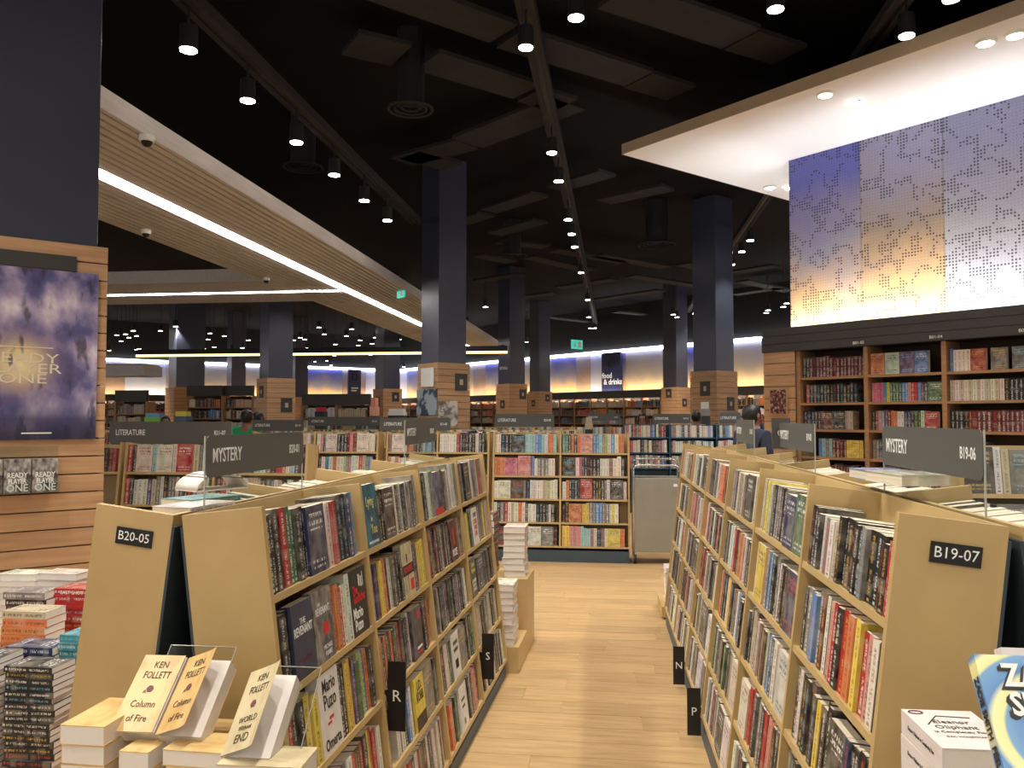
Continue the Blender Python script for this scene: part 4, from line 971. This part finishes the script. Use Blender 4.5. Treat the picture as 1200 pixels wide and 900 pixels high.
def curled_book(base, tilt, dims, mat, label, lines, lift=.5, rz=0.0, open_=True):
    t_, d_, h_ = dims; M = tiltM(base, tilt, rz); o = MB().box((-t_/2, 0, 0), (-t_/2+.0012, d_, h_)).box((-t_/2, 0, 0), (t_/2, .0014, h_)).build('displayed_novel', mat); o.matrix_world = M
    tag(o, label, 'displayed book', 'novels displayed on acrylic stands'); MB().box((-t_/2+.0012, .0014, .001), (t_/2-.0006, d_-.001, h_-.002)).build('page_block', PAGEW, o)
    W = d_*.97; cl, sl_ = math.cos(lift), math.sin(lift); N = 6
    fl_ = link('curled_cover', None, o)
    m = MB()
    for j in range(2):
        for i in range(N+1):
            f = i/N; bend = .006*max(0, (f-.7)/.3)**2*(1 if lift > .15 else 0); m.v.append((bend, W*f, h_*j))
    for i in range(N): m.f.append((i, i+1, i+N+2, i+N+1))
    me = m.mesh('curled_cover', mat); fl_ = fl_ if False else fl_; C.objects.unlink(fl_); bpy.data.objects.remove(fl_)
    fl_ = link('curled_cover', me, o); fl_.matrix_local = Matrix(((cl, sl_, 0, t_/2+.0006), (-sl_, cl, 0, 0), (0, 0, 1, 0), (0, 0, 0, 1)))
    sd = fl_.modifiers.new('thick', 'SOLIDIFY'); sd.thickness = .0006; sd.offset = 0
    for (s, sz, yf, zf, mt, sx, bo) in lines:
        text(s, sz, mt, fl_, frame((0, 1, 0), (0, 0, 1), (.0012, W*yf, h_*zf)), sx, name='title', bold=bo)
    MB().tube([(.001, W*.5, h_*.54), (.0016, W*.5, h_*.54)], .009, 6).build('emblem', INKG, fl_)
    return o
KF = lambda t1, t2, t3: [('KEN', .024, .52, .86, INKB, .8, 0), ('FOLLETT', .026, .52, .72, INKB, .66, 0), (t1, .014, .4, .5, INKB, .9, 0), (t2, .024, .5, .34, INKB, .8, 0), (t3, .024, .5, .16, INKB, .8, 0)]
TI = R(48); DN = (.042, .108, .192)
b1 = aty(132, 862, 1.76); curled_book(b1, TI, DN, GOLD, 'golden displayed novel, leftmost on the acrylic stand', KF('A', 'Column', 'of Fire'), .03)
b2 = aty(186, 867, 1.757); curled_book(b2, TI, DN, GOLD, 'golden displayed novel with curled cover, right of its twin', KF('A', 'Column', 'of Fire'), .5)
b3 = aty(262, 892, 1.66); curled_book(b3, TI, DN, GOLD2, 'parchment-coloured displayed novel with curled cover', [('KEN', .022, .52, .86, INKB, .8, 0), ('FOLLETT', .025, .52, .72, INKB, .62, 0), ('WORLD', .02, .5, .36, INKB, .8, 0), ('Without', .015, .5, .26, INKB, .8, 0), ('END', .028, .5, .14, INKB, .8, 0)], .55)
def stand(base, wd, tilt, hgt, label):
    t = thing('acrylic_stand', label, 'book stand', base)
    up = Vector((0, math.sin(tilt), math.cos(tilt))); nn_ = Vector((0, math.cos(tilt), -math.sin(tilt))); X = Vector((wd, 0, 0))
    def slab(o0, a, b, c, nm, mt): MB().hexa([o0, o0+a, o0+a+b, o0+b, o0+c, o0+a+c, o0+a+b+c, o0+b+c]).build(nm, mt, t)
    z0 = nn_*.024
    slab(z0, X, nn_*.003, up*hgt, 'back_plate', ACR); slab(z0-nn_*.05, X, nn_*.05, up*-.003, 'foot_lip', ACR)
    e = .0013
    for o0, a in ((z0+up*hgt, X),): slab(o0, a, nn_*.003, up*e, 'plate_edge', ACRE)
    for o0 in (z0, z0+X): slab(o0, Vector((e, 0, 0)), nn_*.003, up*hgt, 'plate_edge', ACRE)
stand(aty(150, 864, 1.76), .17, TI-R(6), .235, 'clear acrylic stand behind the two golden novels')
stand(aty(272, 894, 1.66), .13, TI-R(6), .225, 'clear acrylic stand behind the parchment novel')

# right front plinth
pr = thing('display_plinth', 'low timber plinth in front of the right bookcase end', 'plinth', (.98, 1.4, 0))
MB().box((-.44, -.36, .03), (.5, .40, .70)).build('body', LAM, pr, bevel=.004); MB().box((-.42, -.34, 0), (.48, .38, .03)).build('kick', KICK, pr)
pe = atz(1103, 876, 0); ex, ey, ez = aty(1104, 876, 1.52)
nb = 7; th = (ez-.70)/nb-.0008
WHC = hm('cover_plain_white', (226, 216, 212), (220, 210, 206))
for i in range(nb):
    z = .70+i*(th+.0008)+th/2; M = Matrix.Translation((ex, ey, z)) @ Matrix.Rotation(R(2)+rnd.uniform(-.02, .02), 4, 'Z') @ Matrix(((0, 1, 0, 0), (0, 0, 1, 0), (1, 0, 0, 0), (0, 0, 0, 1)))
    o = hero('stacked_book', M, (th, .13, .19), WHC, '%s white book of the pile on the right front plinth' % ('top' if i == nb-1 else ('bottom' if i == 0 else ordn(i+1)+' lowest')), 'stacked book', 'white books piled on the right plinth', [], None, True)
    if i == nb-1:
        for s, sz, yf, zf, mt in (('Eleanor', .024, .5, .66, FASC), ('Oliphant', .024, .5, .52, FASC), ('is Completely Fine', .014, .5, .4, FASC), ('GAIL HONEYMAN', .010, .5, .28, INKG)):
            text(s, sz, mt, o, frame((0, 1, 0), (0, 0, 1), (th/2+.0008, .13*yf, .19*zf)), .9, name='title')
        m = MB(); m.tube([(th/2+.0006, .02+.013*math.cos(a*.52), .172+.008*math.sin(a*.52)) for a in range(13)], .0016, 5); m.build('sticker', INKG, o)
        m = MB(); m.tube([(th/2+.0006, .02, .11), (th/2+.0006, .05, .155), (th/2+.0006, .11, .15)], .0012, 5); m.build('drawn_line', FASC, o)
    text('Eleanor Oliphant is Completely Fine', .011, FASC, o, frame((0, 0, -1), (1, 0, 0), (0, -.0006, .095)), .75, name='spine_title')
def zad():
    m = NT('cover_blue_yellow_rings'); x, y, z = m.sep(m.coord('Generated'))
    dy = m.math('SUBTRACT', y, .58); dz = m.math('MULTIPLY', m.math('SUBTRACT', z, .5), 1.5)
    d = m.math('SQRT', m.math('ADD', m.math('MULTIPLY', dy, dy), m.math('MULTIPLY', dz, dz)))
    f = m.math('FRACT', m.math('MULTIPLY', d, 3.2)); m.base(m.ramp(f, [(0, lin(96, 144, 196)), (.48, lin(120, 165, 205)), (.56, lin(238, 232, 160)), (.82, lin(244, 238, 176)), (.98, lin(96, 144, 196))])); m.rough(.3); return m.m
zb_ = aty(1187, 958, 1.136); zM = tiltM(zb_, R(35)); zt_ = (.026, .15, .205)
zo = hero('displayed_book', zM, zt_, zad(), 'blue and yellow ringed book with huge shadowed white lettering at right edge', 'displayed book', None, (), None, True)
for k, s in enumerate(('ZADIE', 'SMITH', 'FEEL', 'FREE')):
    zf = .85-.19*k; yf = .2 if k < 2 else .42
    for j, mt in ((0, FASC), (1, FASC), (2, FASC), (3, WHITE)):
        text(s, .043, mt, zo, frame((0, 1, 0), (0, 0, 1), (zt_[0]/2+.0006+.0004*j, .15*yf-.005+.0018*j, .205*zf-.004+.0016*j)), .82, 'LEFT', name='title' if j == 3 else 'title_shadow', bold=.0012)
text('ZADIE SMITH  FEEL FREE', .02, FASC, zo, frame((0, 0, -1), (1, 0, 0), (0, -.0008, .1)), .7, name='spine_title', bold=.0006)
stand(zb_+Vector((.015, 0, 0)), .12, R(35), .19, 'clear acrylic stand behind the blue and yellow book')
flat_stack(zb_.x+.08, 1.18, .70, 8, ((zb_.z-.02-.70)/8-.001, .13, .20), R(0), 'h', 'pale blue pile under the blue and yellow book', 'pile on the right plinth')
wq = aty(1187, 790, 1.62)
hero('displayed_book', tiltM(Vector((wq.x-.02, 1.55, wq.z-.14)), R(25)), (.03, .13, .2), WHC, 'white displayed book cut by the right picture edge', 'displayed book', None, [('Eleanor', .024, .5, .5, FASC, .9, 0)], None, True, [(.06, .3, .74, .9, INKG)])
flat_stack(wq.x+.06, 1.58, .70, 6, ((wq.z-.15-.70)/6-.001, .14, .16), 0, 'w', 'white pile under the display book at the right edge', 'pile on the right plinth')

# ------------------------------------------------------------------ left display table with piles
tb = thing('display_table', 'low timber table of book piles below the film poster', 'table', (-2.5, 3.4, 0))
MB().box((-.9, -.40, .20), (.75, .55, .46)).build('upper_tier', SLATW, tb); MB().box((-.9, -.75, .16), (.75, .55, .20)).build('top', SLATW, tb); MB().box((-.8, -.65, 0), (.65, .45, .16)).build('base', FASC, tb)
LG = 'piles on the table below the film poster'
def pile(px, py, yf, n, ck, desc, dims=(.03, .13, .2), top=None, pagew=True, spine=True):
    p = aty(px, py, yf); zb = .2005 if yf < 2.95 else .4605; n = max(3, round((p.z-zb)/(.023 if ck == 'k' else .031))); th = (p.z-zb)/n-.0008
    flat_stack(p.x, yf+dims[1]/2, zb, n, (th, dims[1], dims[2]), 0, ck, desc, LG, pagew, spine_dir=0 if spine else math.pi, top=top)
pile(34, 781, 2.86, 12, 'k', 'tall black-spined pile at the front of the poster table')
pile(-30, 770, 2.86, 12, 'k', 'black pile at the extreme left edge of the poster table')
pile(36, 758, 3.02, 9, 'n', 'dark navy pile behind the tall black pile')
pile(28, 717, 3.20, 13, 'o', 'orange-spined pile on the poster table', top='c')
pile(30, 694, 3.40, 13, 'd', 'brown and white patterned pile behind the orange pile', top='e')
pile(20, 673, 3.72, 14, 'w', 'white page-edged pile at the back left of the poster table', spine=False)
pile(68, 672, 3.66, 13, 'w', 'white page-edged pile at the back right of the poster table', spine=False)
pile(86, 690, 3.46, 12, 'r', 'red-spined pile partly behind the numbered end panel')
pile(92, 745, 3.05, 9, 't', 'dark teal pile beside the numbered end panel', dims=(.03, .13, .17))
_p = aty(86, 690, 3.46); _t = tag(link('spine_lettering', None), 'white lettering on the red pile below the poster', 'lettering'); _t.location = (_p.x, 3.455, _p.z-.016)
text('LAST SHOT', .022, WHITE, _t, frame((1, 0, 0), (0, 0, 1), (0, -.006, 0)))
# rack with two paperbacks below the poster
rk = tag(link('acrylic_rack', None), 'clear acrylic wall rack below the film poster', 'rack'); rk.location = col1.location; rk.rotation_euler = (0, 0, R(45))
MB().box((-.4, -W1/2-.10, 1.14), (.1, -W1/2, 1.146)).build('shelf', ACR, rk); MB().box((-.4, -W1/2-.10, 1.14), (.1, -W1/2-.097, 1.20)).build('lip', ACR, rk); MB().box((-.4, -W1/2-.008, 1.14), (.1, -W1/2-.004, 1.42)).build('back_plate', ACR, rk)
BW = hm('cover_black_white', (60, 56, 56), (196, 190, 186)); C1 = Matrix.Translation(col1.location) @ Matrix.Rotation(R(45), 4, 'Z')
for k in range(3):
    M = C1 @ Matrix(((0, 1, 0, -.335+.145*k), (-1, 0, 0, -W1/2-.07), (0, 0, 1, 1.147), (0, 0, 0, 1)))
    hero('paperback', M, (.03, .135, .2), BW, ['left-edge', 'middle', 'right-hand'][k]+' black and white paperback in the rack below the poster', 'paperback', 'paperbacks in the rack', [('READY', .042, .5, .52, WHITE, .8, .001), ('PLAYER', .042, .5, .34, WHITE, .66, .001), ('ONE', .06, .5, .14, WHITE, .9, .001)])

# ------------------------------------------------------------------ end-cap plinths
ec = thing('display_plinth', 'stepped timber plinth at the far end of the left bookcase', 'plinth', (-.86, 5.14, 0), R(-1.2))
MB().box((-.24, 0, 0), (.25, .42, .16)).build('lower_step', LAM, ec); MB().box((-.24, .42, 0), (.25, .80, .5)).build('upper_step', LAM, ec)
def endpile(x, y, z0, z1, n, ck, desc): flat_stack(x, y, z0+.0005, n, ((z1-z0)/n-.0008, .15, .21), R(90), ck, desc, 'piles on the end plinths', True)
endpile(-.72, 5.27, .16, .54, 9, 'w', 'white-edged lower pile at the far end of the left bookcase')
endpile(-.96, 5.27, .16, .50, 8, 'k', 'black lower pile at the far end of the left bookcase')
endpile(-.70, 5.72, .50, .84, 8, 'w', 'pale upper pile on the stepped end plinth')
endpile(-.92, 5.78, .50, .92, 9, 'm', 'striped dark upper pile on the stepped end plinth')
ep = thing('display_plinth', 'low plinth of pale books at the far end of the right bookcase', 'plinth', (.62, 6.62, 0), R(1.1))
MB().box((-.27, 0, .02), (.27, .5, .1)).build('body', LAM, ep); MB().box((-.25, .02, 0), (.25, .48, .02)).build('kick', KICK, ep)
flat_stack(.46, 6.78, .1005, 8, (.036, .15, .21), R(90), 'w', 'white-edged pile at the far end of the right bookcase', 'piles on the end plinths')
flat_stack(.70, 6.78, .1005, 6, (.036, .15, .21), R(90), 'b', 'blue-spined pile at the far end of the right bookcase', 'piles on the end plinths')

# ------------------------------------------------------------------ odd books lying on the rear halves
def loose(px, py, y, dims, ck, rz, label, tilt=0.0):
    p = aty(px, py, y); M = Matrix.Translation(p) @ Matrix.Rotation(rz, 4, 'Z') @ Matrix.Rotation(tilt, 4, 'X') @ Matrix(((0, 0, 1, -dims[2]/2), (0, 1, 0, -dims[1]/2), (-1, 0, 0, 0), (0, 0, 0, 1)))
    book('loose_book', M, dims, ck, label, 'book', None)
loose(236, 586, 2.42, (.022, .13, .2), 't', R(70), 'teal book lying on the shelf top under the left mystery sign')
loose(228, 594, 2.25, (.02, .13, .2), 'w', R(80), 'white book lying just behind the B20-05 end panel')
loose(1062, 560, 2.5, (.03, .14, .21), 'w', R(100), 'white book lying flat below the right mystery sign')
loose(1035, 556, 2.75, (.03, .14, .21), 'b', R(95), 'blue book lying on the rear shelf under the right sign')
# striped rolled book
p = aty(262, 566, 2.62)
st = NT('striped_paper'); f = st.math('FRACT', st.math('MULTIPLY', st.sep(st.coord('Generated'))[0], 3.4)); st.base(st.ramp(f, [(0, lin(226, 218, 206)), (.55, lin(120, 84, 70)), (.68, lin(226, 218, 206)), (.84, lin(70, 84, 112))], 'CONSTANT'))
m = MB(); N = 10
for j in (0, 1):
    for i in range(N+1): a = math.pi*i/N; m.v.append((-.10*math.cos(a), j*.13, .055*math.sin(a)))
for i in range(N): m.f.append((i, i+1, i+N+2, i+N+1))
rb = thing('striped_magazine', 'bulging white magazine with brown and blue stripes under the left sign', 'magazine', (p.x, p.y, p.z-.02), R(60))
cvr = m.build('cover', st.m, rb, True); sd = cvr.modifiers.new('thick', 'SOLIDIFY'); sd.thickness = .004
MB().box((-.1, .004, -.004), (.1, .126, .0)).build('pages', PAGEW, rb)
# dark book standing on the right rear shelf
p = aty(905, 526, 4.15)
hero('displayed_book', tiltM(p, R(8), R(-6)), (.03, .085*1.0, .15), hm('cover_dark_emblem', (46, 38, 36), (64, 54, 50)), 'dark book with round emblem standing beside the second right sign', 'displayed book', None, [('O', .05, .5, .5, CREAMP, 1, 0)])
# bag-like items on the literature case top
def soft(px, py, y, r, mat, label, cat, name):
    p = aty(px, py, y); t = thing(name, label, cat, p)
    m = MB(); m.ellipsoid((0, 0, 0), r, 12, 8)
    for i, v in enumerate(m.v): m.v[i] = (v[0]*(1-.25*v[2]/r[2]), v[1], v[2]*(1+.15*math.sin(v[0]*40)))
    m.build('body', mat, t, True); MB().tube([(-r[0]*.4, 0, r[2]*.7), (-r[0]*.2, 0, r[2]*1.25), (r[0]*.2, 0, r[2]*1.25), (r[0]*.4, 0, r[2]*.7)], .008, 6).build('handle', mat, t, True)
soft(140, 521, 6.55, (.07, .06, .06), BLACK, 'black soft bag on the literature case beside the poster column', 'bag', 'soft_bag')
soft(156, 521, 6.55, (.07, .06, .05), WHITE, 'white soft bag on the literature case next to the black one', 'bag', 'soft_bag')
# far colourful displays
def crate(px, py, y, wpx, hpx, mat, label, mat2):
    p = aty(px, py, y); s = y/960; t = thing('display_box', label, 'display', (p.x, y, 0)); z1 = p.z; z0 = z1-hpx*s
    MB().box((-wpx*s/2, 0, .0), (wpx*s/2, .3, z0)).build('stand', FASC, t); MB().box((-wpx*s/2, 0, z0), (wpx*s/2, .3, (z0+z1)/2)).build('lower_tier', mat, t); MB().box((-wpx*s/2+.02, .03, (z0+z1)/2), (wpx*s/2-.02, .27, z1)).build('upper_tier', mat2, t)
crate(178, 484, 18, 20, 11, plain('display_lime', lin(130, 190, 80), .5), 'lime and sky blue display boxes left of the green-shirted person', plain('display_sky', lin(110, 160, 190), .5))
crate(211, 482, 18, 16, 12, plain('display_grey', lin(90, 96, 120), .5), 'yellow topped display left of the green-shirted person', plain('display_yellow', lin(220, 210, 60), .5))
crate(374, 477, 20, 11, 11, plain('display_blue', lin(40, 40, 80), .5), 'red and navy display on the far shelves', RUST)
crate(437, 466, 20, 8, 22, plain('display_pink', lin(220, 160, 140), .5), 'pink display standing before the far timber column', plain('display_salmon', lin(214, 140, 120), .5))
crate(464, 479, 21, 20, 8, WHITE, 'white paper stacks on the far counter', WHITE)
crate(690, 489, 16, 9, 14, CREAMP, 'tall cream display standing above the cross bookcase', CREAMP)
crate(827, 471, 15.7, 10, 16, STEEL, 'small display stand in front of the thick column', WHITE)

# ------------------------------------------------------------------ people
def person(px, py_top, D, shirt, hairmat, label, turn=0.0, hgt=None, crouch=0.0):
    p = atd(px, py_top, D); top = p.z; H_ = hgt or top; t = thing('person', label, 'person', (p.x, p.y, 0 if not hgt else top-hgt), turn); k = H_/1.70
    sc = lambda v: (v[0]*k, v[1]*k, v[2]*k)
    def skin(name, verts, edges, radii, mat, root=0, sub=2):
        me = bpy.data.meshes.new(name); me.from_pydata([sc(v) for v in verts], edges, []); me.materials.append(mat); o = link(name, me, t)
        o.modifiers.new('skin', 'SKIN'); sv = me.skin_vertices[0].data
        for i, r_ in enumerate(radii): sv[i].radius = (r_[0]*k, r_[1]*k) if isinstance(r_, tuple) else (r_*k, r_*k)
        sv[root].use_root = True; s_ = o.modifiers.new('sub', 'SUBSURF'); s_.levels = sub; s_.render_levels = sub; return o
    # body: pelvis, spine, neck, head, arms with hands, legs with feet; faces local -y
    V = [(0, 0, .95), (0, 0, 1.12), (0, .01, 1.34), (0, .01, 1.45), (0, 0, 1.52), (0, -.015, 1.60), (0, -.005, 1.66)]; E_ = [(i, i+1) for i in range(6)]; Rr = [(.15, .11), (.14, .1), (.12, .075), (.055, .055), (.052, .052), (.078, .095), (.06, .075)]
    for s_ in (-1, 1):
        b = len(V); V += [(s_*.19, .01, 1.39), (s_*.23, .01, 1.12), (s_*.22, -.12, .93), (s_*.21, -.19, .87)]; E_ += [(2, b), (b, b+1), (b+1, b+2), (b+2, b+3)]; Rr += [.055, .045, .033, .035]
        b = len(V); V += [(s_*.09, 0, .86), (s_*.1, -.01, .48), (s_*.1, .02, .08), (s_*.1, -.12, .04)]; E_ += [(0, b), (b, b+1), (b+1, b+2), (b+2, b+3)]; Rr += [.09, .058, .04, .035]
    skin('body', V, E_, Rr, SKIN)
    V = [(0, 0, .98), (0, 0, 1.12), (0, .01, 1.36), (0, .012, 1.485)]; E_ = [(0, 1), (1, 2), (2, 3)]; Rr = [(.165, .125), (.155, .115), (.19, .12), (.085, .075)]
    for s_ in (-1, 1):
        b = len(V); V += [(s_*.195, .01, 1.405), (s_*.232, .01, 1.16)]; E_ += [(2, b), (b, b+1)]; Rr += [.068, .06]
    skin('shirt', V, E_, Rr, shirt)
    V = [(0, 0, 1.0), (0, 0, .93)]; E_ = [(0, 1)]; Rr = [(.165, .12), (.165, .125)]
    for s_ in (-1, 1):
        b = len(V); V += [(s_*.09, 0, .82), (s_*.1, -.01, .48), (s_*.1, .02, .1)]; E_ += [(1, b), (b, b+1), (b+1, b+2)]; Rr += [.105, .075, .06]
    skin('trousers', V, E_, Rr, DENIM)
    for s_ in (-1, 1):
        m = MB(); m.ellipsoid((s_*.1*k, -.06*k, .04*k), (.05*k, .14*k, .045*k), 12, 8); m.build('shoe', SHOE, t, True)
    m = MB(); m.ellipsoid((0, .012*k, 1.605*k), (.09*k, .108*k, .108*k), 16, 10)
    m.v = [(v[0], v[1] if not (v[1] < -.05*k and v[2] < 1.64*k) else -.05*k, max(v[2], (1.56 if v[1] < .0 else 1.515)*k)) for v in m.v]; m.build('hair', hairmat, t, True)
    for s_ in (-1, 1):
        m = MB(); m.ellipsoid((s_*.032*k, -.092*k, 1.60*k), (.012*k, .008*k, .008*k), 8, 6); m.build('eye', BLACK, t, True)
        m = MB(); m.ellipsoid((s_*.083*k, 0, 1.59*k), (.012*k, .02*k, .032*k), 8, 6); m.build('ear', SKIN, t, True)
    m = MB(); m.ellipsoid((0, -.105*k, 1.575*k), (.013*k, .018*k, .026*k), 8, 6); m.build('nose', SKIN, t, True)
    return t
person(290, 480.5, 11.9, plain('green_shirt', lin(34, 150, 98), .8), HAIR, 'person in a green shirt behind the left mystery sign', R(178))
person(303, 482.5, 12.9, plain('grey_shirt', lin(60, 60, 66), .8), HAIR, 'dark-haired person right beside the green-shirted one', R(150))
person(752.5, 484.5, 15.2, plain('black_shirt', lin(30, 30, 34), .8), HAIR, 'dark-haired person behind the blue bookcase, near the middle', R(0))
person(816, 482, 15.0, plain('pale_shirt', lin(170, 160, 150), .8), HAIR, 'dark-haired person before the thick column base', R(160))
person(882, 474.5, 8.2, plain('navy_shirt', lin(40, 46, 66), .8), HAIR, 'nearest dark-haired person beyond the right aisle bookcase', R(120))
person(554, 503.5, 10.9, plain('olive_shirt', lin(80, 80, 60), .8), HAIR, 'shorter person whose dark hair shows above the cross bookcase', R(10))
person(194, 487.5, 14.5, plain('blue_shirt', lin(50, 70, 110), .8), HAIR, 'person whose hair shows above the near literature sign', R(30))

# ------------------------------------------------------------------ joined remainder, lettering
STUFF.build('background_books', 'many smaller books filling the farther and hidden shelves', 'books')
flush_text()
print('COUNTS', COUNT, len(bpy.data.objects))
